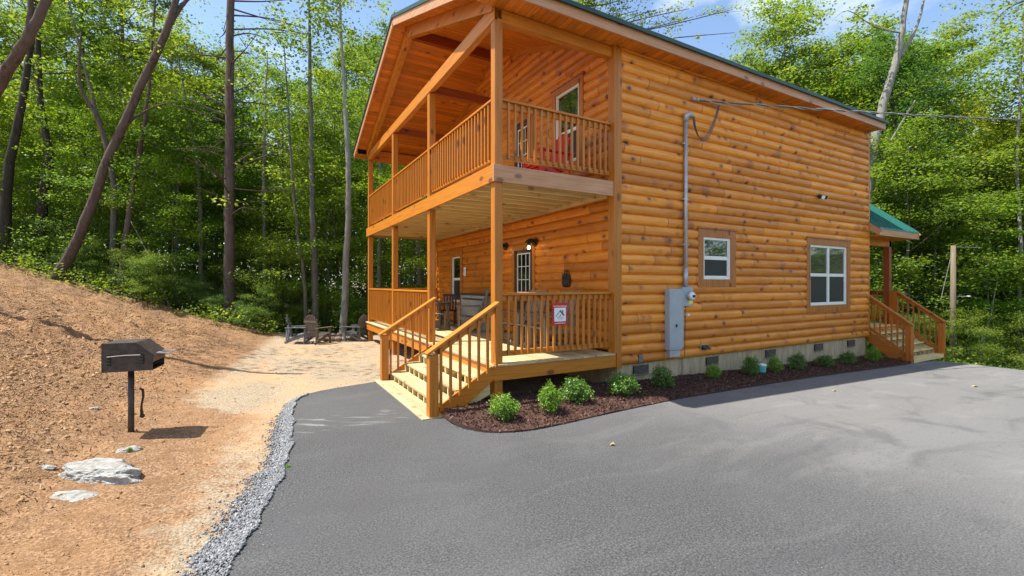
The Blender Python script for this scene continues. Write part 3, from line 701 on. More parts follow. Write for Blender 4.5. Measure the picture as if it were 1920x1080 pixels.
door(2.74, 3.60, .60, 2.66, 1.62, 2.58, 3); door(2.80, 3.56, 3.70, 5.78, 3.95, 5.62, 5)
# ------------------------------------------------------------------ rear porch (part of cabin)
GX0, GX1 = LX + .03, 14.2; GY = .15; dz = .586
pd = MB(); 
for y in np.arange(GY, 3.4, .145): pd.box(GX0, GX1, y, y + .139, dz - .03, dz)
pr = pd.build('rear_porch', 'raw_x', cab)
MB().box(GX0, GX1, GY - .04, GY - .002, dz - .25, dz - .032).build('rim_board', 'stain_x', pr)
MB().box(GX1, GX1 + .04, GY, 3.4, dz - .25, dz).build('rim_board', 'stain_y', pr)
for y in (.33, 3.1): MB().box(14.04, 14.2, y, y + .16, -.6, 3.3).build('porch_post', 'dark_post', pr, bevel=.006)
# roof of rear porch: slopes towards the drive
e0, zr0, yr0, zr1 = -.30, 3.36, 1.55, 4.93
rp = MB(); x0, x1 = LX + .0, 14.35
rp.prism([(x0, e0, zr0), (x0, yr0, zr1), (x0, yr0, zr1 + .05), (x0, e0, zr0 + .05)], (x1 - x0, 0, 0))
rp.prism([(x0, 2 * yr0 - e0, zr0), (x0, yr0, zr1 + .001), (x0, yr0, zr1 + .051), (x0, 2 * yr0 - e0, zr0 + .05)], (x1 - x0, 0, 0))
rf = rp.build('porch_roof', 'roof_green', pr)
m = MB()
for x in np.arange(x0 + .1, x1, .25): m.beam((x, e0 - .01, zr0 + .06), (x, yr0, zr1 + .06), .03, .03)
m.build('rib', 'roof_green', rf)
m = MB(); m.box(x0, x1, e0, e0 + .035, zr0 - .17, zr0 - .004); m.build('fascia', 'fascia_x', rf)
m = MB(); m.beam((x1 - .02, e0, zr0 - .09), (x1 - .02, yr0, zr1 - .09), .035, .17); m.build('fascia', 'fascia_y', rf); m = MB(); m.beam((x0 + .02, e0, zr0 - .09), (x0 + .02, yr0, zr1 - .09), .035, .17); m.build('fascia', 'fascia_y', rf)
m = MB(); m.box(x0, x1 - .04, e0 + .03, 3.3, zr0 - .17, zr0 - .15); m.build('soffit', 'soffit', rf)
m = MB(); m.box(x0, GX1, .33, .47, zr0 - .36, zr0 - .172); m.build('header_beam', 'stain_x', pr)
rail_run((14.12, .5), (14.12, 3.1), 1.62, .70, 16, pr.parent, 'dark_post', True)
# rear stairs
sb = MB(); nst = 5; zb = -.27
rs = sb.box(11.95, 14.06, -.98, -.72, zb + .0, zb + .10).build('rear_stairs', 'raw_x', cab)
for i in range(1, 5):
    z = zb + .10 + (dz - zb - .10) * i / 5; y = -.72 + (i - 1) * .215
    MB().box(12.02, 14.0, y - .03, y + .235, z - .038, z).build('tread', 'raw_x', rs)
m = MB()
for x in np.arange(12.2, 14., .3): m.prism([(x, .14, dz - .06), (x, .14, dz - .36), (x, -.55, zb), (x, -.75, zb), (x, -.75, zb + .18)], (.04, 0, 0))
m.build('inner_stringer', 'raw_y', rs)
for x in (11.91, 14.03):
    m = MB(); m.prism([(x, .14, dz + .02), (x, .14, dz - .26), (x, -.62, zb - .04), (x, -.95, zb - .04), (x, -.95, zb + .08)], (.04, 0, 0)); m.build('stringer', 'rear_stain_y', rs)
    m = MB(); m.box(x - .04, x + .10, -.98, -.84, zb - .04, zb + .98); m.build('newel_post', 'rear_stain', rs, bevel=.006)
    xc = x + .03
    m = MB(); m.beam((xc, -1.0, zb + 1.0), (xc, .12, 1.60), .13, .038); m.build('handrail', 'rear_stain_y', rs, bevel=.004)
    m = MB(); m.beam((xc, -.9, zb + 1.0), (xc, .12, 1.54), .036, .08); m.beam((xc, -.9, zb + .17), (xc, .12, dz + .10), .036, .07); m.build('handrail_support', 'rear_stain_y', rs)
    if x > 14: MB().box(xc - .05, xc + .05, .12, .33, .5, 1.62).build('newel_post', 'rear_stain', rs)
    for k in range(7):
        y = -.78 + .13 * k; t = (y + .9) / 1.02
        m = MB(); m.box(xc - .017, xc + .017, y - .017, y + .017, zb + .17 + t * (dz + .1 - zb - .17), zb + 1.0 + t * (1.54 - zb - 1.0)); m.build('baluster', 'rear_stain', rs)
# ------------------------------------------------------------------ wall fixtures
t = thing('electrical_panel', 'tall narrow grey electrical panel box on the side wall', 'electrical panel', (3.85, -.05, .42))
m = MB().box(3.66, 4.03, -.17, -.05, .56, 1.74).build('enclosure', 'panel_grey', t, bevel=.006)
MB().box(3.665, 4.045, -.18, -.171, .60, 1.70).build('cover', 'panel_grey', t, bevel=.003)
MB().box(3.69, 3.98, -.155, -.05, .42, .555).build('gutter_box', 'galv', t, bevel=.004)
MB().box(3.82, 3.86, -.19, -.181, 1.0, 1.06).build('latch', 'black_metal', t)
t = thing('electric_meter', 'square grey electric meter box with glass dome beside tall panel', 'meter', (4.2, -.05, 1.4))
MB().box(4.06, 4.36, -.15, -.05, 1.40, 1.77).build('enclosure', 'panel_grey', t, bevel=.006)
m = MB(); m.tube([(4.23, -.151, 1.60), (4.23, -.20, 1.60)], .088, 20); ms = m.build('meter_ring', 'galv', t)
m = MB(); m.tube([(4.23, -.20, 1.60), (4.23, -.25, 1.60), (4.23, -.27, 1.60)], [.078, .076, .05], 20); m.build('meter_glass', 'white_plastic', t, smooth=True)
MB().box(4.19, 4.27, -.275, -.2705, 1.57, 1.62).build('dial', 'black_metal', t)
MB().box(4.23, 4.33, -.154, -.1505, 1.44, 1.50).build('sticker', 'label_yellow', t)
MB().tube([(4.10, -.10, 1.39), (4.10, -.10, 1.36), (4.16, -.10, 1.34)], .025, 8).build('conduit_elbow', 'galv', t)
t = thing('service_mast', 'grey metal conduit mast running up the log wall from meter', 'conduit', (4.2, -.1, 1.77))
MB().tube([(4.2, -.1, 1.77), (4.2, -.1, 5.10)], .036, 12).build('conduit', 'galv', t, smooth=True)
MB().tube([(4.2, -.1, 1.77), (4.2, -.1, 2.14)], .045, 12).build('coupling', 'galv', t, smooth=True)
for z in (2.6, 3.5, 4.6): MB().box(4.13, 4.27, -.11, -.045, z, z + .03).build('strap', 'galv', t)
m = MB(); m.tube([(4.2, -.1, 5.06), (4.2, -.11, 5.16), (4.25, -.13, 5.20), (4.33, -.15, 5.16)], [.05, .06, .06, .045], 12); m.build('weatherhead', 'galv', t, smooth=True)
P0 = Vector((4.62, -.07, 5.56))
t = thing('power_line', 'overhead service cable strung from side wall out to the right', 'power cable', tuple(P0))
END = CAM + Vector((31.7 * .8722 + 20 * .4892, -31.7 * .4892 + 20 * .8722, 7.25))
pts = [P0 + (END - P0) * (i / 40) - Vector((0, 0, .22 * 4 * (i / 40) * (1 - i / 40))) for i in range(41)]
MB().tube(pts, .013, 6).build('main_cable', 'cable', t)
m = MB()
for ph in (0, 2.1):
    q = []
    for i in range(200):
        s_ = i / 199 * .5; p = P0 + (END - P0) * s_ - Vector((0, 0, .22 * 4 * s_ * (1 - s_))); a_ = s_ * 150 + ph
        q.append(p + Vector((0, math.cos(a_), math.sin(a_))) * (.022 + .02 * max(0, 1 - s_ * 14)))
    m.tube(q, .008, 5)
m.build('twisted_cable', 'cable_light', t)
m = MB()
for k in range(3):
    w0 = Vector((4.33, -.16, 5.15)); w1 = Vector((5.16, -.12, 5.55)); dp = .52 + .035 * k
    m.tube([w0 * (1 - s_) + w1 * s_ - Vector((0, .02 * k, dp * (math.sin(math.pi * min(1, s_ ** .8)) ** .8))) for s_ in np.linspace(0, 1, 24)], .008, 5)
m.build('drip_loop', 'cable', t)
m = MB(); m.box(4.42, 4.62, -.08, -.05, 5.55, 5.58); m.blob((4.45, -.09, 5.565), .035, .03, .035); m.blob((4.58, -.09, 5.57), .03, .03, .03); m.build('wall_anchor', 'galv', t)
def flood(x, z, label):
    t = thing('floodlight', label, 'floodlight', (x, -.045, z))
    m = MB(); m.tube([(x, -.04, z), (x, -.09, z)], .055, 14); m.build('base', 'black_metal', t)
    for s_ in (-1, 1):
        m = MB(); m.tube([(x + .02 * s_, -.09, z), (x + .07 * s_, -.14, z - .02)], .012, 8); m.tube([(x + .05 * s_, -.12, z - .01), (x + .10 * s_, -.2, z - .05)], [.028, .05], 12); h = m.build('lamp_head', 'black_metal', t)
        m = MB(); m.tube([(x + .099 * s_, -.198, z - .049), (x + .104 * s_, -.206, z - .053)], .046, 12); m.build('lens', 'white_plastic', h)
flood(9.2, 4.05, 'small twin floodlight high on the log side wall')
t = thing('dryer_vent', 'small dark hooded dryer vent low on side wall beside panel', 'vent', (4.8, -.05, .50))
m = MB(); m.box(4.70, 4.92, -.06, -.045, .47, .59); m.build('flange', 'galv', t)
m = MB(); m.prism([(4.72, -.06, .58), (4.72, -.06, .48), (4.72, -.17, .50)], (.18, 0, 0)); m.build('hood', 'black_metal', t)
t = thing('wall_grille', 'small square dark grille on lowest logs near the corner', 'grille', (3.02, -.05, .37))
m = MB().box(2.96, 3.08, -.062, -.045, .37, .52).build('frame', 'vent_dark', t)
m = MB()
for z in np.linspace(.385, .505, 6): m.box(2.97, 3.07, -.068, -.063, z - .004, z + .004)
m.build('slat', 'galv', t)
t = thing('hose_tap', 'small pale capped hose tap below the meter box', 'tap', (4.22, -.05, 1.2))
m = MB(); m.tube([(4.22, -.04, 1.22), (4.22, -.13, 1.22)], .022, 10); m.tube([(4.19, -.13, 1.22), (4.25, -.13, 1.22)], .028, 10); m.build('cap', 'white_plastic', t)
m = MB(); m.tube([(4.22, -.08, 1.38), (4.225, -.07, 1.0), (4.22, -.06, .4), (4.22, .0, .33), (4.22, .01, -.05)], .006, 6); tag(m.build('ground_wire', 'cable'), 'thin dark ground wire hanging down the wall from meter', 'wire')
# porch wall things
def sconce(y, z, label):
    t = thing('wall_lamp', label, 'wall lamp', (D - .05, y, z - .12), group='lamps beside the porch door')
    m = MB(); m.tube([(D - .048, y, z), (D - .065, y, z)], .105, 20); m.build('backplate', 'bronze', t)
    m = MB(); m.blob((D - .17, y, z + .03), .09, .05, .055, 10, 7); m.blob((D - .27, y, z + .0), .04, .035, .04); m.blob((D - .31, y, z - .01), .02, .02, .018)
    for s_ in (-1, 1): m.tube([(D - .20, y + .03 * s_, z + .02), (D - .24, y + .03 * s_, z - .07)], .018, 7); m.tube([(D - .12, y + .03 * s_, z + .02), (D - .1, y + .03 * s_, z - .07)], .018, 7); m.tube([(D - .26, y + .025 * s_, z + .03), (D - .255, y + .03 * s_, z + .065)], [.014, .004], 6)
    m.tube([(D - .065, y, z), (D - .14, y, z + .02)], .012, 7); m.build('figure', 'black_metal', t, smooth=True)
    m = MB(); m.blob((D - .23, y, z - .13), .036, .036, .045); m.build('bulb', 'bulb', t, smooth=True)
    m = MB(); m.tube([(D - .23, y, z - .05), (D - .23, y, z - .09)], .022, 8); m.build('socket', 'black_metal', t)
sconce(2.60, 2.80, 'lit dark animal shaped wall lamp right of the lower door')
sconce(4.02, 2.80, 'lit dark animal shaped wall lamp left of lower door, partly behind post')
t = thing('paw_wall_art', 'dark metal bear paw cutout hanging on the porch wall', 'wall art', (D - .05, 1.39, 1.76))
m = MB(); x = D - .075
pad = [(x, 1.39 + .13 * math.cos(a) * (1 + .12 * math.cos(2 * a)), 1.85 + .085 * math.sin(a) + (.02 if math.sin(a) > 0 else 0)) for a in np.linspace(0, 2 * math.pi, 25)[:-1]]
m.prism(pad, (.018, 0, 0))
for i, yy in enumerate((-.115, -.06, 0, .06, .115)):
    h = (.06, .10, .12, .10, .06)[i] * .8; c_ = (1.96, 1.985, 1.995, 1.985, 1.96)[i]
    m.prism([(x, 1.39 + yy + .026 * math.cos(a), c_ + .045 * math.sin(a)) for a in np.linspace(0, 2 * math.pi, 13)[:-1]], (.018, 0, 0))
    m.prism([(x, 1.39 + yy - .012, c_ + .04), (x, 1.39 + yy + .012, c_ + .04), (x, 1.39 + yy * 1.05, c_ + .06 + h)], (.018, 0, 0))
m.box(x, x + .015, 1.27, 1.51, 1.775, 1.80)
m.build('cutout', 'black_metal', t)
tag(MB().box(D - .056, D - .048, 6.60, 6.76, 2.08, 2.36).build('notice_sheet', 'paper'), 'white notice sheet pinned to porch wall beside window', 'notice')
# sign with lettering
SX, SZ = 1.235, 1.33
t = thing('rental_sign', 'small red and white rental sign fixed to the lower railing', 'sign', (SX, .0, 1.16))
m = MB().box(SX - .155, SX + .155, .004, .012, SZ - .185, SZ + .185).build('board', 'sign_red', t)
MB().box(SX - .118, SX + .118, .0005, .0035, SZ - .125, SZ + .105).build('white_panel', 'sign_white', t)
m = MB(); Yq = -.002
def bar(a, b, w): m.beam((SX + a[0], Yq, SZ + a[1]), (SX + b[0], Yq, SZ + b[1]), .002, w, up=(-(b[1] - a[1]), 0, b[0] - a[0]))
def bar2(a, b, w): 
    d = Vector((b[0] - a[0], 0, b[1] - a[1])).normalized(); q = Vector((-d.z, 0, d.x)) * w / 2
    A = Vector((SX + a[0], Yq, SZ + a[1])); B = Vector((SX + b[0], Yq, SZ + b[1])); m.prism([A - q, B - q, B + q, A + q], (0, .002, 0))
bar2((-.09, -.04), (.0, .055), .010); bar2((-.005, .06), (.08, -.03), .026); bar2((.05, .065), (.055, .02), .018); bar2((-.06, -.055), (-.01, -.05), .008); bar2((-.01, -.05), (.01, -.01), .012); bar2((.0, -.055), (.06, -.058), .006); bar2((-.05, -.08), (.06, -.085), .005)
m.build('house_logo', 'sign_dark', t)
def text(s_, size, x, z, mat, parent, y=-.001):
    cu = bpy.data.curves.new('lettering', 'FONT'); cu.body = s_; cu.size = size; cu.extrude = .001; cu.align_x = 'CENTER'; cu.offset = .0006
    tmp = bpy.data.objects.new('tmp', cu); C.objects.link(tmp); dg = bpy.context.evaluated_depsgraph_get()
    me = bpy.data.meshes.new_from_object(tmp.evaluated_get(dg)); C.objects.unlink(tmp); bpy.data.objects.remove(tmp)
    me.name = 'lettering'; me.materials.clear(); w = Vector((x, y, z)); o = link('lettering', me, mat, parent, w - WL[parent.name], w); o.rotation_euler = (R(90), 0, 0); return o
text('YourTime Getaways', .034, SX, SZ + .122, 'sign_white', t, .002); text('yourtimegetaways.com', .024, SX, SZ - .160, 'sign_white', t, .002)
# ------------------------------------------------------------------ furniture
def copy_tree(o, parent=None):
    c = o.copy(); C.objects.link(c)
    if parent: c.parent = parent
    for ch in list(o.children): copy_tree(ch, c)
    return c
def place(o, loc, rz, label=None, group=None, s=1.):
    o.location = loc; o.rotation_euler = (0, 0, rz); o.scale = (s, s, s)
    if label: o['label'] = label
    if group: o['group'] = group
    return o
def adirondack(mat, label, cat='lawn chair', group=None):
    """faces +x, origin on the ground"""
    t = thing('adirondack_chair', label, cat, (0, 0, 0), 0, group)
    m = MB()
    for i in range(6): x = .30 - .10 * i; z = .36 - .022 * i; m.beam((x, -.27, z), (x, .27, z), .085, .02)
    m.build('seat', mat, t, local=True)
    m = MB(); fx = lambda h: -.20 - .22 * h
    for i in range(7):
        y = (i - 3) * .078; h = .80 - .016 * (abs(i - 3)) ** 2
        m.beam((fx(0), y * .85, .24), (fx(h) + .0, y * 1.12, .24 + h), .070, .018, up=(1, 0, .3))
    m.beam((-.27, -.25, .42), (-.27, .25, .42), .03, .06); m.beam((-.36, -.27, .80), (-.36, .27, .80), .03, .06); m.build('backrest', mat, t, local=True)
    for s_ in (-1, 1):
        MB().box(.24, .33, s_ * .29 - .02, s_ * .29 + .02, 0, .56).build('front_leg', mat, t, local=True)
        MB().beam((.33, s_ * .25, .34), (-.42, s_ * .25, .04), .035, .09).build('rear_leg', mat, t, local=True)
        MB().box(-.40, .38, s_ * .31 - .065, s_ * .31 + .065, .56, .585).build('armrest', mat, t, local=True)
        MB().beam((-.34, s_ * .28, .56), (-.36, s_ * .26, .05), .035, .05).build('arm_support', mat, t, local=True)
    return t
def zg(x, y): return groundz(x, y)
gA = 'lawn chairs around the fire pit'
ang_img = lambda dx, dw: math.atan2(-dx * .489 + dw * .872, dx * .872 + dw * .489)   # heading from (right, away)
a1_ = adirondack('poly_brown', 'brown backed lawn chair with its back to the camera by fire pit', group=gA); place(a1_, (-1.52, 9.5, zg(-1.52, 9.5)), ang_img(.35, 1), s=.9)
a2_ = adirondack('poly_blue', 'blue grey lawn chair farthest left at the edge of the woods', group=gA); place(a2_, (-2.05, 9.95, zg(-2.05, 9.95)), ang_img(1, .35), s=.9)
a3_ = adirondack('poly_grey', 'dark grey lawn chair just left of the corner porch post', group=gA); place(a3_, (-.33, 9.6, zg(-.33, 9.6)), ang_img(-1, .25), s=.86)
red = adirondack('red_paint', 'bright red slatted chair on the upper balcony', 'chair'); place(red, (1.52, .85, 3.682), math.pi, s=.98)
# fire pit
t = thing('fire_pit', 'low ring of tan stones between the lawn chairs', 'fire pit', (-.75, 10.35, zg(-.75, 10.35)))
m = MB()
for r_ in range(1):
    for k in range(18):
        a = 2 * math.pi * (k + .5 * r_) / 18; m.blob((.62 * math.cos(a), .62 * math.sin(a), .08 + .14 * r_), .12, .11, .08, 8, 5, .12)
m.build('stone_ring', 'stone', t, local=True)
MB().tube([(0, 0, 0), (0, 0, .06)], .5, 16).build('ash_bed', 'interior', t, local=True)
# rocking chairs
def rocker(label, group):
    t = thing('rocking_chair', label, 'rocking chair', (0, 0, 0), 0, group); w = 'weathered'
    m = MB()
    for i in range(6): m.beam((.26 - .095 * i, -.26, .43 - .012 * i), (.26 - .095 * i, .26, .43 - .012 * i), .08, .02)
    m.build('seat', w, t, local=True)
    m = MB()
    for i in range(6): y = (i - 2.5) * .085; m.beam((-.26, y, .46), (-.44, y, 1.02), .058, .014, up=(1, 0, .3))
    m.beam((-.45, -.29, 1.05), (-.45, .29, 1.05), .025, .11, up=(0, 0, 1)); m.beam((-.27, -.27, .50), (-.27, .27, .50), .025, .06)
    m.build('backrest', w, t, local=True)
    for s_ in (-1, 1):
        y = s_ * .29
        MB().beam((.27, y, .05), (.27, y, .66), .045, .045, up=(1, 0, 0)).build('leg', w, t, local=True)
        MB().beam((-.24, y, .05), (-.47, y, 1.12), .045, .045, up=(1, 0, 0)).build('leg', w, t, local=True)
        MB().box(-.36, .34, y - .045, y + .045, .655, .68).build('armrest', w, t, local=True)
        m = MB(); m.beam((.27, y, .38), (-.3, y, .36), .03, .06); m.build('side_rail', w, t, local=True)
        pts = [(-.62 + 1.1 * s2, y, .025 + .09 * (2 * s2 - 1) ** 2) for s2 in np.linspace(0, 1, 9)]
        m = MB()
        for p, q in zip(pts, pts[1:]): m.beam(p, q, .032, .045)
        m.build('rocker', w, t, local=True)
    return t
gR = 'rocking chairs on the porch'
r1_ = rocker('weathered rocking chair framed between the stair rail and post', gR); place(r1_, (1.62, 4.62, .588), math.pi - .35)
r2_ = copy_tree(r1_); place(r2_, (1.62, 1.95, .588), math.pi + .1, 'grey rocking chair behind porch railing, left of the red sign')
r3_ = copy_tree(r1_); place(r3_, (1.62, .85, .588), math.pi - .1, 'grey rocking chair behind porch railing, right of the red sign')
t = thing('side_table', 'low grey slatted side table between the two railed rocking chairs', 'side table', (1.5, 1.42, .588))
m = MB()
for i in range(5): m.box(-.2 + .085 * i, -.125 + .085 * i, -.2, .2, .43, .45)
m.build('tabletop', 'weathered', t, local=True)
for sx in (-1, 1):
    for sy in (-1, 1): MB().box(sx * .17 - .02, sx * .17 + .02, sy * .17 - .02, sy * .17 + .02, 0, .43).build('leg', 'weathered', t, local=True)
t = thing('patio_table', 'grey outdoor dining table on porch behind second post', 'table', (1.25, 6.35, .588))
m = MB(); m.prism([(.62 * math.cos(a), .62 * math.sin(a), .71) for a in np.linspace(math.pi / 8, 2 * math.pi + math.pi / 8, 9)[:-1]], (0, 0, .035)); m.build('tabletop', 'weathered', t, local=True, bevel=.004)
m = MB(); m.box(-.5, .5, -.03, .03, .62, .709); m.box(-.03, .03, -.5, .5, .62, .708); m.build('apron', 'weathered', t, local=True)
for sx in (-1, 1):
    for sy in (-1, 1): MB().beam((sx * .36, sy * .36, 0), (sx * .3, sy * .3, .71), .06, .06, up=(1, 0, 0)).build('leg', 'weathered', t, local=True)
for i, (x, y, rz, lb) in enumerate(((1.0, 5.45, R(90), 'low grey bench seat in front of the outdoor table'), (1.95, 6.9, R(-120), 'dark chair at the outdoor table nearest the window'))):
    t = thing('patio_chair', lb, 'chair', (x, y, .588), rz); w = 'weathered' if i == 0 else 'dark_wicker'
    MB().box(-.22, .22, -.22, .22, .42, .455).build('seat', w, t, local=True)
    if i:
        m = MB()
        for k in range(5): m.beam((-.2, -.18 + .09 * k, .45), (-.28, -.18 + .09 * k, .88), .05, .016, up=(1, 0, 0))
        m.beam((-.285, -.23, .90), (-.285, .23, .90), .03, .07); m.build('backrest', w, t, local=True)
    for sx in (-1, 1):
        for sy in (-1, 1): MB().box(sx * .19 - .02, sx * .19 + .02, sy * .19 - .02, sy * .19 + .02, 0, .42).build('leg', w, t, local=True)
t = thing('storage_cabinet', 'pale grey green cabinet with dark lid against the porch wall', 'cabinet', (2.2, 5.25, .588))
MB().box(2.0, 2.36, 4.45, 6.05, .60, 1.52).build('body', 'cab_pale', t, bevel=.01)
MB().box(1.97, 2.37, 4.42, 6.08, 1.522, 1.57).build('lid', 'cab_lid', t, bevel=.01)
MB().box(1.972, 1.998, 4.6, 5.9, 1.40, 1.44).build('handle', 'cab_lid', t)
# ------------------------------------------------------------------ park grill
gx, gy = -4.51, .82; gb = zg(gx, gy); ga = R(-7.5)
t = thing('park_grill', 'brown black steel park grill box on a single post in dirt', 'grill', (gx, gy, gb), ga)
class GB(MB):
    def build(s, *a, **k):
        s.v = [(x * .95, y * .95, z if z < .6 else .77 + (z - .63) * .84) for x, y, z in s.v]; return MB.build(s, *a, **k)
def pen(y0, y1, inset=0.):
    i = inset; return [(-.25 + i, y0, .63 + i), (.26 - i, y0, .63 + i), (.26 - i, y0, .84 - i * .3), (.09, y0, 1.03 - i), (-.25 + i, y0, 1.03 - i)]
m = GB(); P5 = pen(-.2, 0)
for yy in (-.22, .21): m.prism(pen(yy, 0), (0, .008, 0))
m.box(-.25, .26, -.212, .21, .63, .638); m.box(-.25, -.242, -.212, .21, .638, 1.03); m.prism([(-.25, -.212, 1.022), (.09, -.212, 1.022), (.09, -.212, 1.03), (-.25, -.212, 1.03)], (0, .422, 0))
m.build('firebox', 'grill_steel', t, local=True)
m = GB(); m.prism([(.09, -.235, 1.022), (.275, -.235, .838), (.283, -.235, .845), (.095, -.235, 1.036)], (0, .46, 0)); m.box(.262, .270, -.225, .215, .745, .84); m.build('hood', 'grill_steel', t, local=True)
m = GB(); m.box(-.2, .25, -.2, .2, .70, .71); m.build('ash_tray', 'grill_dark', t, local=True)
m = GB()
for k in range(9): m.tube([(-.2, -.18 + .045 * k, .86), (.25, -.18 + .045 * k, .86)], .006, 5)
for yy in (-.1, .12): m.tube([(.25, yy, .86), (.40, yy, .84), (.41, yy + .06, .84), (.26, yy + .07, .86)], .009, 6)
m.build('grate', 'rod_steel', t, local=True)
m = GB(); m.tube([(-.19, -.235, .845), (-.02, -.235, .858), (.14, -.235, .856)], .009, 6); m.build('side_rod', 'rod_steel', t, local=True)
m = GB()
for x in (-.165, .165):
    m.box(x, x + .012, -.2225, -.2203, .72, .86)
    for k in range(4): m.box(x - .03, x, -.2225, -.2203, .725 + .042 * k, .742 + .042 * k)
m.build('slot', 'grill_dark', t, local=True)
m = GB(); m.tube([(-.03, 0, -.25), (-.03, 0, .63)], .033, 14); m.build('post', 'grill_steel', t, local=True, smooth=True)
m = GB(); m.tube([(.05, .02, .52), (.085, .02, .50), (.09, .02, .42), (.07, .02, .30), (.075, .02, .20)], [.012, .016, .014, .012, .02], 7); m.blob((.08, .02, .18), .03, .02, .025); m.build('chain_stop', 'bark_dark' if False else 'black_metal', t, local=True)
# ------------------------------------------------------------------ rocks
def rock(name, x, y, sx, sy, sz, rz, label, sink, seed, group=None, sub=5):
    bm = bmesh.new(); bmesh.ops.create_icosphere(bm, subdivisions=sub, radius=1); rr = np.random.default_rng(seed); off = rr.uniform(0, 50, 3)
    for v in bm.verts:
        c = v.co.copy(); k = 1 + .22 * vnoise(c.x + off[0], c.y + c.z * .7, 1.7, seed) * 2 + .10 * vnoise(c.x + off[1], c.z + c.y * .6, 5, seed + 1) * 2 + .05 * vnoise(c.x * 1., c.y + c.z, 14, seed + 2) * 2
        c *= float(k); c.z = min(c.z, .75 + .12 * c.x); v.co = (c.x * sx, c.y * sy, c.z * sz)
    for f in bm.faces: f.smooth = False
    me = bpy.data.meshes.new(name); bm.to_mesh(me); bm.free()
    o = link(name, me, 'rock', None, (x, y, zg(x, y) - sink), Vector()); o.rotation_euler = (R(4), R(3), rz); return tag(o, label, 'rock', group)
rock('rock', -4.50, -.62, .36, .19, .17, R(-33), 'large pale grey rock half buried in dirt below the grill', .02, 5)
rock('rock', -4.62, -1.02, .26, .10, .05, R(-20), 'flat pale rock slab just in front of the large rock', .030, 8)
rock('rock', -4.95, -.36, .12, .045, .025, R(-30), 'narrow pale stone left of the large rock', .005, 9, sub=3)
rock('rock', -4.42, .08, .11, .07, .05, R(10), 'small dark broken stone above the large rock', .0, 12, sub=3)
rock('rock', -5.05, 1.55, .06, .04, .03, 0, 'little blue grey stone on the left dirt slope', .0, 13, sub=2)
# ------------------------------------------------------------------ foliage
def leaves(centers, spread, per, size, rg, flat=.35, aspect=.62, tilt=.6):
    """per leaves around each centre; returns verts, faces"""
    n = len(centers) * per
    c = np.repeat(centers, per, 0); sp_ = np.repeat(spread, per)[:, None]
    d = rg.normal(size=(n, 3)) * np.array([1, 1, flat]) * sp_ * .5
    p = c + d
    az = rg.uniform(0, 2 * np.pi, n); ti = rg.normal(0, tilt, n); ro = rg.normal(0, tilt, n); L_ = size * rg.uniform(.6, 1.35, n)
    u = np.stack([np.cos(az) * np.cos(ti), np.sin(az) * np.cos(ti), -np.abs(np.sin(ti)) * .8 + .1], -1)
    s0 = np.stack([-np.sin(az), np.cos(az), np.zeros(n)], -1); up = np.cross(u, s0)
    s = s0 * np.cos(ro)[:, None] + up * np.sin(ro)[:, None]
    Lc = L_[:, None]; Wc = Lc * aspect * .5
    v = np.stack([p, p + u * Lc * .5 + s * Wc, p + u * Lc, p + u * Lc * .5 - s * Wc], 1)
    f = np.arange(n * 4).reshape(n, 4)
    return v.reshape(-1, 3), f
def tree_mesh(kind, seed):
    """returns (trunk mesh, crown mesh) for one variant; base at origin"""
    rg = np.random.default_rng(seed); rd = random.Random(seed)
    H, R0, base, ncl, per, lf, tr, mat, bk = kind
    m = MB(); bend = Vector((rd.uniform(-.5, .5), rd.uniform(-.5, .5), 0))
    tp = [Vector((0, 0, -.6))] + [Vector((0, 0, H * k / 8)) + bend * math.sin(k / 8 * 2.4) * .6 + Vector((rd.uniform(-.06, .06), rd.uniform(-.06, .06), 0)) for k in range(0, 9)]
    m.tube(tp, [tr * 1.25, tr * 1.12] + [tr * (1 - .85 * k / 8) for k in range(1, 9)], 9)
    cen = []; spr = []
    nl = max(6, ncl // 7)
    for i in range(nl):
        t = base + (1 - base) * ((i + rd.random()) / nl) ** .9; z = H * t; q = z / H * 8; k = min(7, int(q)); o_ = tp[k + 1].lerp(tp[k + 2] if k + 2 < len(tp) else tp[-1], q - k)
        f = (t - base) / (1 - base); rad = R0 * (math.sin(math.pi * min(1, .16 + .80 * f)) ** .7) * rd.uniform(.65, 1.15)
        a = i * 2.4 + rd.uniform(-.5, .5); rise = rad * rd.uniform(.05, .6) + (.8 * f)
        e = o_ + Vector((math.cos(a) * rad, math.sin(a) * rad, rise)); md = o_.lerp(e, .5) + Vector((0, 0, -.08 * rad))
        r0 = tr * .38 * (1 - .6 * t); m.tube([o_, md, e], [r0, r0 * .55, r0 * .15], 5, cap=False)
        for j in range(ncl // nl):
            s_ = rd.uniform(.35, 1.08); c = o_.lerp(e, s_) + Vector((rd.gauss(0, 1), rd.gauss(0, 1), rd.gauss(0, .5))) * rad * .16
            cen.append(c); spr.append(rd.uniform(.45, 1.) * (.55 + .12 * R0))
            if rd.random() < .3: m.tube([o_.lerp(e, s_ * .8), c], [r0 * .25, r0 * .08], 4, cap=False)
    v, f = leaves(np.array([tuple(c) for c in cen]), np.array(spr), per, lf, rg)
    tm = bpy.data.meshes.new('trunk'); tm.from_pydata([tuple(x) for x in m.v], [], m.f); tm.materials.append(M[bk])
    for p in tm.polygons: p.use_smooth = True
    return tm, npmesh('crown', v, f, mat)
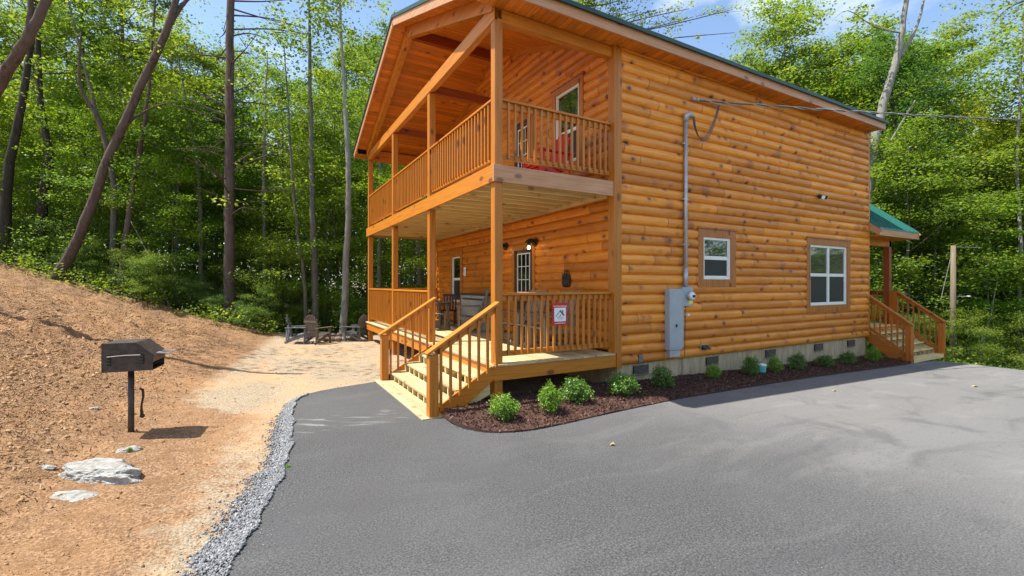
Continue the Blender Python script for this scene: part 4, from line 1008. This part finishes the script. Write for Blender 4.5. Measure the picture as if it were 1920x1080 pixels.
#          H    R   base ncl per leaf  trunk mat  bark
KINDS = {
 'tall':   (17., 3.3, .22, 260, 95, 0.14, .16, 'leaf', 'bark_grey'),
 'tall2':  (19., 3.0, .30, 240, 95, 0.15, .19, 'leaf', 'bark_brown'),
 'tall3':  (15., 3.6, .16, 280, 95, 0.14, .13, 'leaf', 'bark_dark'),
 'mid':    (9.,  2.4, .12, 180, 95, 0.11, .08, 'leaf', 'bark_grey'),
 'mid2':   (7.,  2.2, .10, 150, 95, 0.10, .06, 'leaf_bright', 'bark_grey'),
 'low':    (3.6, 1.6, .06, 90, 95, 0.08, .035, 'leaf', 'bark_dark'),
 'low2':   (2.4, 1.4, .04, 80, 95, 0.07, .03, 'leaf_dark', 'bark_dark'),
 'yellow': (12., 3.2, .25, 240, 95, 0.13, .12, 'leaf_yellow', 'bark_grey'),
 'dark':   (16., 3.0, .10, 260, 95, 0.13, .15, 'leaf_dark', 'bark_dark'),
}
TM = {k: [tree_mesh(v, 100 + i * 7 + j) for j in range(2 if k not in ('yellow',) else 1)] for i, (k, v) in enumerate(KINDS.items())}
def tree(kind, x, y, s, label, group, name='tree', cat='tree', z=None, lean=(0, 0), pn='trunk'):
    tm, cm = random.choice(TM[kind]); z = zg(x, y) if z is None else z
    t = thing(name, label, cat, (x, y, z), random.uniform(0, 6.28), group); t.scale = (s, s, s * random.uniform(.9, 1.12)); t.rotation_euler[0] = lean[0]; t.rotation_euler[1] = lean[1]
    for nm, me in ((pn, tm), ('crown' if pn == 'trunk' else 'foliage', cm)):
        o = bpy.data.objects.new(nm, me); C.objects.link(o); o.parent = t
    return t
def cw(px, w):  # ground position for a bearing (in 1920 px) at a distance
    r = (px - 959) / 847.3 * w; return CAM.x + r * .8722 + w * .4892, CAM.y - r * .4892 + w * .8722
def okhouse(x, y, rad): return not (-rad < x < 14.5 + rad and -1 - rad < y < WD + rad)
LEFT_TALL = [(-260, 25, 'tall'), (-120, 22, 'tall2'), (-20, 24, 'tall3'), (60, 21.5, 'tall'), (150, 25, 'dark'), (235, 22, 'tall2'), (320, 26, 'tall3'), (380, 22.5, 'tall'), (460, 27, 'tall'),
             (530, 24, 'tall3'), (600, 28, 'tall2'), (655, 24, 'tall'), (720, 27, 'dark'), (790, 25, 'tall'), (-60, 30, 'tall2'), (100, 31, 'tall'), (200, 32, 'tall3'), (290, 34, 'tall'), (420, 34, 'tall3'), (570, 34, 'tall'), (690, 33, 'tall2'), (770, 34, 'tall'), (860, 36, 'tall3')]
for px, w, k in LEFT_TALL:
    x, y = cw(px, w); s = random.uniform(.85, 1.08) * (.82 if 330 < px < 660 else 1)
    if okhouse(x, y, 2.5): tree(k, x, y, s, 'tall leafy green tree in the woods left of the cabin', 'tall trees of the left woods')
for i in range(30):
    px = -150 + 33 * i + random.uniform(-15, 15); w = random.uniform(17.5, 23); x, y = cw(px, w)
    if okhouse(x, y, 2.2): tree(random.choice(['mid', 'mid2', 'mid2', 'low']), x, y, random.uniform(.7, 1.1), 'slender leafy young tree under the tall trees of left woods', 'understory trees of the left woods', 'young_tree')
for i in range(52):
    px = -120 + 17.5 * i + random.uniform(-12, 12); w = random.uniform(15.6, 18.2) if px < 540 else random.uniform(17.0, 20.5); x, y = cw(px, w)
    if okhouse(x, y, 1.6): tree(random.choice(['low', 'low2', 'low2', 'low']), x, y, random.uniform(.22, .5), 'leafy bush along the edge of the woods behind the dirt slope', 'bushes at the edge of the left woods', 'bush', 'bush', pn='stem')
RIGHT = [(1395, 34, 'tall'), (1450, 29, 'tall3'), (1500, 33, 'tall'), (1560, 30, 'tall'), (1625, 34, 'tall2'), (1690, 27, 'tall3'), (1478, 27, 'tall'), (1545, 28, 'tall3'), (1615, 29, 'tall'), (1715, 27, 'tall3'), (1775, 29, 'tall'), (1760, 33, 'tall'), (1835, 26, 'tall'), (1900, 31, 'tall3'), (1990, 27, 'tall'), (2080, 32, 'tall'), (2200, 26, 'tall3'), (1670, 23, 'dark'), (1790, 23, 'dark'), (1930, 22, 'tall3'), (2060, 22, 'dark')]
for px, w, k in RIGHT:
    x, y = cw(px, w); s = random.uniform(.9, 1.08) * (.92 if w < 28 else 1.1)
    if px > 1740: s *= .86
    elif px > 1430: s *= 1.16
    if px in (1478, 1545, 1615, 1715, 1775): s = {1478: 1.28, 1545: 1.36, 1615: 1.2, 1715: 1.3, 1775: 1.08}[px]
    tree(k, x, y, s, 'big leafy tree in the woods beyond the right end of the cabin', 'tall trees of the right woods')
for i in range(20):
    px = 1600 + 26 * i + random.uniform(-12, 12); w = random.uniform(18, 21.5); x, y = cw(px, w)
    tree(random.choice(['mid', 'mid', 'mid2']), x, y, random.uniform(.75, 1.1), 'layered green understory tree in the hollow beyond the drive', 'understory trees of the right woods', 'young_tree')
for i in range(16):
    px = 1650 + 28 * i + random.uniform(-10, 10); w = random.uniform(15.5, 17.5); x, y = cw(px, w)
    if abs(px - 1787) > 25: tree(random.choice(['low', 'low2', 'low']), x, y, random.uniform(.4, .65), 'low green bush on the bank beyond the drive edge', 'bushes on the right bank', 'bush', 'bush', pn='stem')
x, y = cw(1890, 21); tree('yellow', x, y, 1.02, 'yellow green maple reaching over the right edge of the photo', None)
x, y = cw(1985, 19); tree('yellow', x, y, 1.15, 'yellow green tree just outside the right edge, its branches reaching in', None)
x, y = cw(1800, 25); tree('yellow', x, y, 1.15, 'yellowing tree behind the yellow green maple at far right', None)
x, y = cw(648, 17.6); tree('mid2', x, y, .22, 'bright yellow green sapling behind the fire pit', None, 'sapling')
# individually seen trunks
def trunk_tree(name, label, pts, rad, bk, branches=(), crown=None, group=None, n=12):
    """pts world points from base up"""
    P_ = [Vector(p) for p in pts]; t = thing(name, label, 'tree', tuple(P_[0]), 0, group)
    k = []  # resample smooth with slight wobble
    pp = smoothpoly([tuple(p) for p in P_], 5); rr = np.interp(np.linspace(0, 1, len(pp)), np.linspace(0, 1, len(rad)), rad)
    m = MB(); m.tube([Vector(p) + Vector((random.uniform(-1, 1), random.uniform(-1, 1), 0)) * .02 for p in pp], list(rr), n)
    m.build('trunk', bk, t, smooth=True)
    if branches:
        m = MB()
        for b_, br in branches: m.tube(smoothpoly([tuple(q) for q in b_], 4), list(np.interp(np.linspace(0, 1, (len(b_) - 1) * 4 + 1), [0, 1], [br, br * .25])), 6)
        m.build('branches', bk, t, smooth=True)
    if crown:
        cen, spr, per, sz, mat = crown; rg = np.random.default_rng(len(cen)); v, f = leaves(np.array(cen), np.array(spr), per, sz, rg); lo = Vector(WL[t.name])
        me = npmesh('crown', v - np.array(lo)[None], f, mat); link('crown', me, None, t, (0, 0, 0), lo)
    return t
def at(px, py, w):
    r = (px - 959) / 847.3 * w; return Vector((CAM.x + r * .8722 + w * .4892, CAM.y - r * .4892 + w * .8722, CAM.z - (py - 533) / 847.3 * w))
def gb_(px, w):
    x, y = cw(px, w); return Vector((x, y, zg(x, y) - .3))
def cloud(px0, px1, py0, py1, w0, w1, n, s0, s1):
    return [tuple(at(random.uniform(px0, px1), random.uniform(py0, py1), random.uniform(w0, w1))) for _ in range(n)], [random.uniform(s0, s1) for _ in range(n)]
def cloudc(*a):
    c_, s_ = cloud(*a[:9]); return (c_, s_) + a[9:]
cc, ss = cloud(200, 560, -560, -90, 15, 19, 36, .6, 1.1)
trunk_tree('leaning_tree', 'thick brown tree leaning right across the left woods', [gb_(98, 16.2), at(150, 440, 16), at(205, 292, 16), at(262, 165, 16), at(318, 40, 16), at(345, -80, 16.2), at(380, -260, 16.5)], [.185, .155, .135, .125, .115, .09, .06], 'bark_brown',
    [((at(205, 290, 16), at(180, 215, 16), at(150, 160, 15.8), at(152, 60, 15.6)), .10), ((at(318, 45, 16), at(350, 0, 16.3), at(420, -60, 16.8)), .10), ((at(230, 235, 16), at(290, 200, 16.5), at(340, 190, 17)), .05)], (cc, ss, 55, .17, 'leaf'))
random.seed(3); br = []
for i in range(34):
    py = 420 - i * 13.5; a = random.uniform(0, 6.28); l = random.uniform(1.2, 3.0); p = at(430, py, 17); e = p + Vector((math.cos(a) * l, math.sin(a) * l, random.uniform(-.1, .9))); br.append(((p, p.lerp(e, .5) + Vector((0, 0, random.uniform(-.15, .2))), e), .035))
    e2 = p.lerp(e, .55); br.append(((e2, e2 + Vector((random.uniform(-.8, .8), random.uniform(-.8, .8), random.uniform(-.1, .6)))), .018))
trunk_tree('pine_tree', 'straight reddish pine with bare dead branches in front of left woods', [gb_(431, 17), at(430, 450, 17), at(431, 200, 17), at(432, 0, 17), at(436, -260, 17)], [.20, .17, .15, .125, .08], 'bark_brown', br)
trunk_tree('tree', 'dark thick branch like trunk crossing the top left corner', [gb_(-95, 9.6), at(-70, 330, 9.4), at(-20, 190, 9.2), at(40, 90, 9), at(78, 20, 9), at(130, -110, 9)], [.14, .12, .105, .095, .08, .05], 'bark_brown', [((at(52, 70, 9), at(58, 20, 9), at(52, -60, 8.9)), .08)], cloudc(-420, 140, -620, -90, 8.5, 13, 34, .6, 1.2, 45, .13, 'leaf'))  # leaf crown sits out of view, added to throw dappled shade on the slope
for lab, P_, rd_, bk in (
    ('dark upright trunk near the left edge of the woods', [gb_(8, 17.2), at(15, 330, 17), at(40, 200, 17), at(60, 60, 17.2), at(75, -120, 17.5)], [.20, .17, .14, .10, .06], 'bark_dark'),
    ('dark straight trunk left of the leaning tree', [gb_(78, 18.5), at(80, 380, 18), at(92, 290, 18), at(75, 180, 18.2), at(70, -60, 18.5)], [.22, .19, .16, .12, .07], 'bark_dark'),
    ('thin grey trunk just right of the leaning tree', [gb_(208, 17.5), at(215, 380, 17.3), at(205, 300, 17.2), at(178, 200, 17), at(150, 90, 17)], [.14, .12, .10, .08, .05], 'bark_grey'),
    ('thin slightly tilted trunk between leaning tree and pine', [gb_(222, 16.6), at(240, 420, 16.8), at(258, 300, 17), at(275, 200, 17), at(290, 20, 17.5)], [.13, .11, .09, .07, .04], 'bark_brown'),
    ('thin pale dead stem slanting down towards the pine', [gb_(328, 16.2), at(300, 530, 16.2), at(275, 470, 16.4), at(245, 415, 16.6)], [.04, .035, .028, .016], 'bark_grey'),
    ('thin mottled trunk just left of the pine', [gb_(378, 18.2), at(376, 440, 18.2), at(372, 330, 18.4), at(350, 200, 18.6)], [.10, .08, .07, .04], 'bark_grey'),
    ('pale slim trunk in shade right of the pine', [gb_(497, 21), at(496, 440, 21), at(494, 330, 21), at(498, 200, 21)], [.12, .10, .09, .06], 'bark_pale'),
    ('grey trunk rising behind the brown backed lawn chair', [gb_(592, 17.8), at(590, 500, 17.8), at(586, 400, 17.8), at(583, 240, 18), at(580, 60, 18)], [.17, .15, .13, .10, .06], 'bark_grey'),
    ('thin grey trunk leaning left of the lawn chairs', [gb_(576, 17.5), at(570, 520, 17.5), at(560, 450, 17.6), at(548, 330, 17.8), at(540, 200, 18)], [.09, .08, .07, .06, .04], 'bark_grey'),
    ('sunlit mottled trunk standing behind the fire pit', [gb_(643, 17.2), at(648, 520, 17.1), at(653, 400, 17), at(652, 280, 17), at(645, 160, 17.3), at(638, 20, 17.6)], [.17, .15, .13, .11, .08, .05], 'bark_pale'),
    ('thin grey trunk seen between the two left porch posts', [gb_(713, 18), at(712, 480, 18), at(712, 380, 18.2), at(716, 200, 18.6)], [.12, .10, .09, .06], 'bark_grey'),
    ('white birch trunk seen through the lower porch', [gb_(786, 19), at(785, 500, 19), at(783, 440, 19), at(781, 360, 19)], [.12, .11, .10, .08], 'bark_pale'),
    ('slim white trunk standing at the far right edge', [gb_(1912, 18.5), at(1911, 600, 18.5), at(1913, 460, 18.5), at(1908, 300, 19), at(1915, 120, 19)], [.11, .10, .08, .06, .04], 'bark_pale'),
    ('thin leaning pale stem right of the wooden pole', [gb_(1832, 17.2), at(1842, 640, 17.2), at(1858, 590, 17.2), at(1872, 500, 17.6)], [.045, .04, .03, .02], 'bark_pale')):
    tp_ = P_[-1]; up_ = (P_[-1] - P_[-2]).normalized(); P_ = P_ + [tp_ + up_ * 2.5]; rd_ = [q * .85 for q in rd_[:-1]] + [rd_[-1] * .9, .02]
    cen = [tuple(P_[-1] + Vector((random.gauss(0, .9), random.gauss(0, .9), random.uniform(-3.5, 1.)))) for _ in range(34)] + [tuple(P_[2].lerp(P_[-1], random.random()) + Vector((random.gauss(0, .6), random.gauss(0, .6), random.gauss(0, .3)))) for _ in range(12)]
    if 'slanting' in lab or 'leaning pale' in lab: cen = cen[:5]; P_ = P_[:-1]; rd_ = rd_[:-2] + [.01]
    trunk_tree('tree', lab, P_, rd_, bk, n=9, crown=(cen, [random.uniform(.4, .8) for _ in cen], 42, .14, 'leaf'))
cc, ss = cloud(1560, 1800, -260, -60, 18, 20, 30, .4, .7)
c2, s2 = cloud(1600, 1640, 10, 40, 18, 19, 5, .3, .5)
trunk_tree('tall_tree', 'pale barked forked tree rising behind the rear cabin corner', [gb_(1606, 19), at(1622, 420, 19), at(1634, 310, 19), at(1652, 210, 19), at(1680, 115, 19), at(1694, 40, 19), at(1706, -60, 19), at(1712, -220, 19)], [.24, .20, .175, .16, .14, .10, .08, .05], 'bark_pale',
    [((at(1686, 108, 19), at(1712, 65, 19.2), at(1732, 0, 19.4), at(1750, -150, 19.6)), .085), ((at(1640, 325, 19), at(1668, 270, 18.7), at(1694, 225, 18.4), at(1716, 188, 18.2)), .08), ((at(1690, 62, 19), at(1640, 50, 18.6), at(1590, 20, 18.2), at(1560, 40, 18)), .03), ((at(1690, 62, 19), at(1655, 52, 19.6), at(1600, 30, 20)), .03)], (cc + c2, ss + s2, 45, .15, 'leaf'))
# sparse pine seen over the roof
random.seed(11); P_ = [gb_(1085, 24)] + [at(1085 + d, y, 24) for d, y in ((0, 200), (3, 0), (8, -300))]; br = []; cen = []
for i in range(40):
    px = random.uniform(1080, 1390); tz = random.uniform(-160, 130) + (px - 1080) * .12
    b0 = at(1083, tz + random.uniform(20, 60), 24); e = at(px, tz, random.uniform(22.5, 25.5)); md = b0.lerp(e, .5) + Vector((0, 0, random.uniform(-.3, .3)))
    br.append(((b0, md, e), .05))
    for k in range(9):
        s_ = random.uniform(.3, 1); c = b0.lerp(e, s_) + Vector((random.gauss(0, .35), random.gauss(0, .35), random.gauss(0, .3))); cen.append(tuple(c)); br.append(((b0.lerp(e, s_ * .9), c), .014))
trunk_tree('pine_tree', 'sparse airy tree showing against the sky above the roof', P_, [.3, .25, .18, .08], 'bark_grey', br, (cen, [random.uniform(.25, .55) for _ in cen], 26, .13, 'leaf'))
# overhanging leafy tips top right
cen, spr = cloud(1860, 1990, -120, 75, 12.5, 15, 46, .35, .6)
b0 = at(2080, -30, 14.5); br = [((b0, at(1990, -20, 14), at(1900, 10, 13.6), at(1866, 40, 13.4)), .04), ((b0, at(2000, 30, 14), at(1920, 55, 13.5)), .03)]
trunk_tree('tree', 'leafy branch tips hanging into the top right corner', [gb_(2100, 15), at(2095, 300, 15), at(2085, 0, 14.8), at(2080, -300, 14.8)], [.2, .17, .12, .06], 'bark_dark', br, (cen, spr, 40, .11, 'leaf'))
random.seed(5)
# far woods: hillsides of foliage that read as one mass
def mass(name, cen, spr, per, size, mat):
    rg = np.random.default_rng(3); v, f = leaves(cen, spr, per, size, rg, flat=.55, tilt=.8); me = npmesh(name, v, f, mat); return tag(link(name, me, None, None, (0, 0, 0), Vector()), kind='stuff')
cen = []
for px in np.arange(-420, 930, 24):
    for w in (38, 43, 48, 54):
        h = random.uniform(14, 20) + (w - 38) * .25; 
        if 330 < px < 660: h *= .8
        p = gb_(px + random.uniform(-15, 15), w + random.uniform(-2, 2))
        for k in range(26): cen.append((p.x + random.gauss(0, 1.6), p.y + random.gauss(0, 1.6), p.z + h * random.random() ** .8))
cen = np.array(cen); mass('far_woods', cen, rng.uniform(1.6, 3., len(cen)), 36, .42, 'leaf')
cen = []
for px in np.arange(1380, 2500, 30):
    for w in (38, 44, 50):
        h = random.uniform(15, 20) * (.75 if px > 1740 else 1.25); p = gb_(px + random.uniform(-15, 15), w + random.uniform(-2, 2))
        for k in range(30): cen.append((p.x + random.gauss(0, 1.8), p.y + random.gauss(0, 1.8), p.z + h * random.random() ** .8))
cen = np.array(cen); mass('far_woods', cen, rng.uniform(1.6, 3., len(cen)), 34, .42, 'leaf')
# woods across the drive, behind the photographer (seen in the panes)
cen = []
for a in list(np.linspace(-22, 30, 26)) + list(np.linspace(32, 90, 44)):
    x = a; y = -30 + random.uniform(-3, 3) + (a > 31) * 2; h = random.uniform(4, 7) if a < 31 else random.uniform(11, 17)
    for k in range(24): cen.append((x + random.gauss(0, 1.8), y + random.gauss(0, 2), h * random.random() - .5))
cen = np.array(cen); mass('roadside_woods', cen, rng.uniform(1.5, 2.6, len(cen)), 30, .42, 'leaf_bright')
# ground cover at the wood's edge
n_ = 900; w_ = rng.uniform(15.2, 26, n_); pxs = rng.uniform(-200, 780, n_); r_ = (pxs - 959) / 847.3 * w_; x = CAM.x + r_ * .8722 + w_ * .4892; y = CAM.y - r_ * .4892 + w_ * .8722
k = (w_ > 15.2 + np.clip((pxs - 480) / 70, 0, 1) * 1.9) & ~((x > -1.5) & (y < WD + 1.2)); x, y = x[k], y[k]
cen = np.stack([x, y, np.array([zg(a, b) for a, b in zip(x, y)]) + rng.uniform(.05, .5, len(x))], -1); mass('ground_cover', cen, rng.uniform(.4, .8, len(cen)), 42, .10, 'leaf')
n_ = 700; w_ = rng.uniform(14.5, 24, n_); pxs = rng.uniform(1640, 2300, n_); r_ = (pxs - 959) / 847.3 * w_; x = CAM.x + r_ * .8722 + w_ * .4892; y = CAM.y - r_ * .4892 + w_ * .8722
k = x > 15.0; x, y = x[k], y[k]; cen = np.stack([x, y, np.array([zg(a, b) for a, b in zip(x, y)]) + rng.uniform(.05, .5, len(x))], -1); mass('ground_cover', cen, rng.uniform(.4, .8, len(cen)), 42, .10, 'leaf')
# ------------------------------------------------------------------ boxwood shrubs in the mulch
def shrub(h, r, seed, mat):
    rd = random.Random(seed); rg = np.random.default_rng(seed); cen = []; m = MB()
    for i in range(130):
        a = rd.uniform(0, 6.28); u = rd.random() ** .55; zf = rd.random(); prof = math.sin(math.pi * (.22 + .62 * zf)) ; rr = r * u * prof
        z = h * (.18 + .82 * zf) * (1 - .16 * u * u) + (rd.uniform(0, .09) * h if rd.random() < .3 else 0) + (.22 * h if i % 13 == 0 else 0); c = Vector((rr * math.cos(a), rr * math.sin(a), z)); cen.append(tuple(c))
        if i % 4 == 0 or i % 13 == 0: m.tube([(0, 0, -.03), (c.x * .4, c.y * .4, z * .45), c], [.009, .006, .003], 4, cap=False)
    v, f = leaves(np.array(cen), np.full(len(cen), r * .23), 24, .036, rg, flat=1., aspect=.55, tilt=.9)
    sm = bpy.data.meshes.new('stems'); sm.from_pydata([tuple(x) for x in m.v], [], m.f); sm.materials.append(M['bark_grey']); return sm, npmesh('foliage', v, f, mat)
SH = [shrub(.40, .26, 1, 'leaf_box_bright'), shrub(.44, .26, 2, 'leaf_box'), shrub(.38, .28, 3, 'leaf_box'), shrub(.42, .25, 4, 'leaf_box_bright')]
SB = [(-.30, -.84, 0, .9, 'bright green round shrub at the left end of the mulch by stairs'), (.46, -.84, 3, .92, 'bright green shrub second from the front stairs'), (1.08, -.62, 2, .95, 'darker loose shrub third from the front stairs, under the porch edge'),
      (2.0, -.68, 2, 1.0, 'grey green shrub right below the cabin corner board'), (2.98, -.60, 1, 1.05, 'dark full shrub below the first foundation vent'), (4.62, -.42, 0, .72, 'smallest shrub, alone between second vent and the panel'),
      (5.72, -.46, 1, 1.0, 'shrub just left of the teal bucket'), (6.55, -.50, 3, .82, 'shrub just right of the teal bucket'), (7.38, -.50, 1, .82, 'shrub under the third foundation vent'),
      (8.45, -.55, 2, .90, 'shrub directly below the double window'), (9.45, -.58, 1, .82, 'shrub below the right edge of the double window'), (10.7, -.60, 3, .90, 'shrub last in the row beside the rear stairs')]
for x, y, k, s, lb in SB:
    z = mulz(x, y); t = thing('shrub', lb, 'shrub', (x, y, z - .01), random.uniform(0, 6.28), 'shrubs in the mulch bed'); s *= .9; t.scale = (s * random.uniform(.8, 1.06), s * random.uniform(.8, 1.06), s * random.uniform(.85, 1.1)); t.rotation_euler[0] = random.uniform(-.1, .1)
    for nm, me in (('stems', SH[k][0]), ('foliage', SH[k][1])):
        o = bpy.data.objects.new(nm, me); C.objects.link(o); o.parent = t
t = thing('bucket', 'small teal bucket with pale lid in the mulch between shrubs', 'bucket', (6.18, -.42, mulz(6.18, -.42)))
m = MB(); m.tube([(0, 0, 0), (0, 0, .02), (0, 0, .15)], [.07, .085, .095], 16); m.build('tub', 'teal_bucket', t, local=True, smooth=False)
m = MB(); m.tube([(0, 0, .151), (0, 0, .175), (0, 0, .19)], [.10, .10, .06], 16); m.build('lid', 'white_plastic', t, local=True)
# weeds and dry leaves
for x, y, s, lb in ((-2.93, -1.05, .12, 'tiny yellow green weed in the gravel edge'), (-4.40, .02, .10, 'tiny bright green sprout beside the broken stone')):
    tm, cm = SH[0]; t = thing('weed', lb, 'weed', (x, y, zg(x, y) + .01)); t.scale = (s, s, s)
    for nm, me in (('stems', tm), ('foliage', cm)):
        o = bpy.data.objects.new(nm, me); C.objects.link(o); o.parent = t
def dry(x, y, r, lb):
    m = MB(); z = g(x, y) + .004; pts = []
    for k in range(9): a = k / 9 * 6.283; rr = r * (1 if k % 2 else .6); pts.append((x + rr * math.cos(a), y + rr * math.sin(a), z + .012 * math.sin(a * 2) + .008))
    m.prism(pts, (0, 0, .002)); tag(m.build('fallen_leaf', 'dry_leaf'), lb, 'leaf', 'dry leaves on the drive')
dry(.42, -2.2, .038, 'pale curled leaf alone on the drive below the mulch'); dry(9.2, -2.9, .055, 'yellow leaf on the drive towards the right edge'); dry(6.0, -1.9, .038, 'brown leaf on the drive near the mulch edge')
# chalky scuffs on the asphalt in front of the stairs
def scuff(pts, w, nm='scuff_mark'):
    m = MB()
    for p, q in zip(pts, pts[1:]):
        d = Vector((q[0] - p[0], q[1] - p[1], 0)).normalized(); nrm = Vector((-d.y, d.x, 0)) * w * random.uniform(.6, 1.2)
        a = Vector((p[0], p[1], g(*p) + .004)); b = Vector((q[0], q[1], g(*q) + .004)); i = len(m.v); m.v += [tuple(a - nrm), tuple(b - nrm * .8), tuple(b + nrm * .8), tuple(a + nrm)]; m.f.append((i, i + 1, i + 2, i + 3))
    return m
# ------------------------------------------------------------------ pole
p = at(1787, 690, 16)
t = thing('wooden_pole', 'short weathered wooden utility pole beyond the right drive edge', 'pole', (p.x, p.y, zg(p.x, p.y) - .2))
MB().tube([(p.x, p.y, zg(p.x, p.y) - .2), (p.x, p.y, 1.0), (p.x + .02, p.y, 3.2)], [.095, .085, .07], 12).build('shaft', 'pole_wood', t, smooth=True)
MB().tube([(p.x, p.y, 3.12), at(1764, 562, 16.2)], .010, 5).build('guy_wire', 'galv', t)
MB().tube([(p.x, p.y, 3.15), (p.x + .3, p.y - .35, 3.12), (p.x + .5, p.y - .6, 3.1)], .008, 5).build('top_wire', 'galv', t)
m = MB(); q = Vector((p.x, p.y, 1.40)); m.tube([q, q + Vector((.3, -.25, .0))], .012, 6); m.blob(q + Vector((.36, -.30, 0)), .07, .07, .035); m.build('bracket_lamp', 'galv', t)
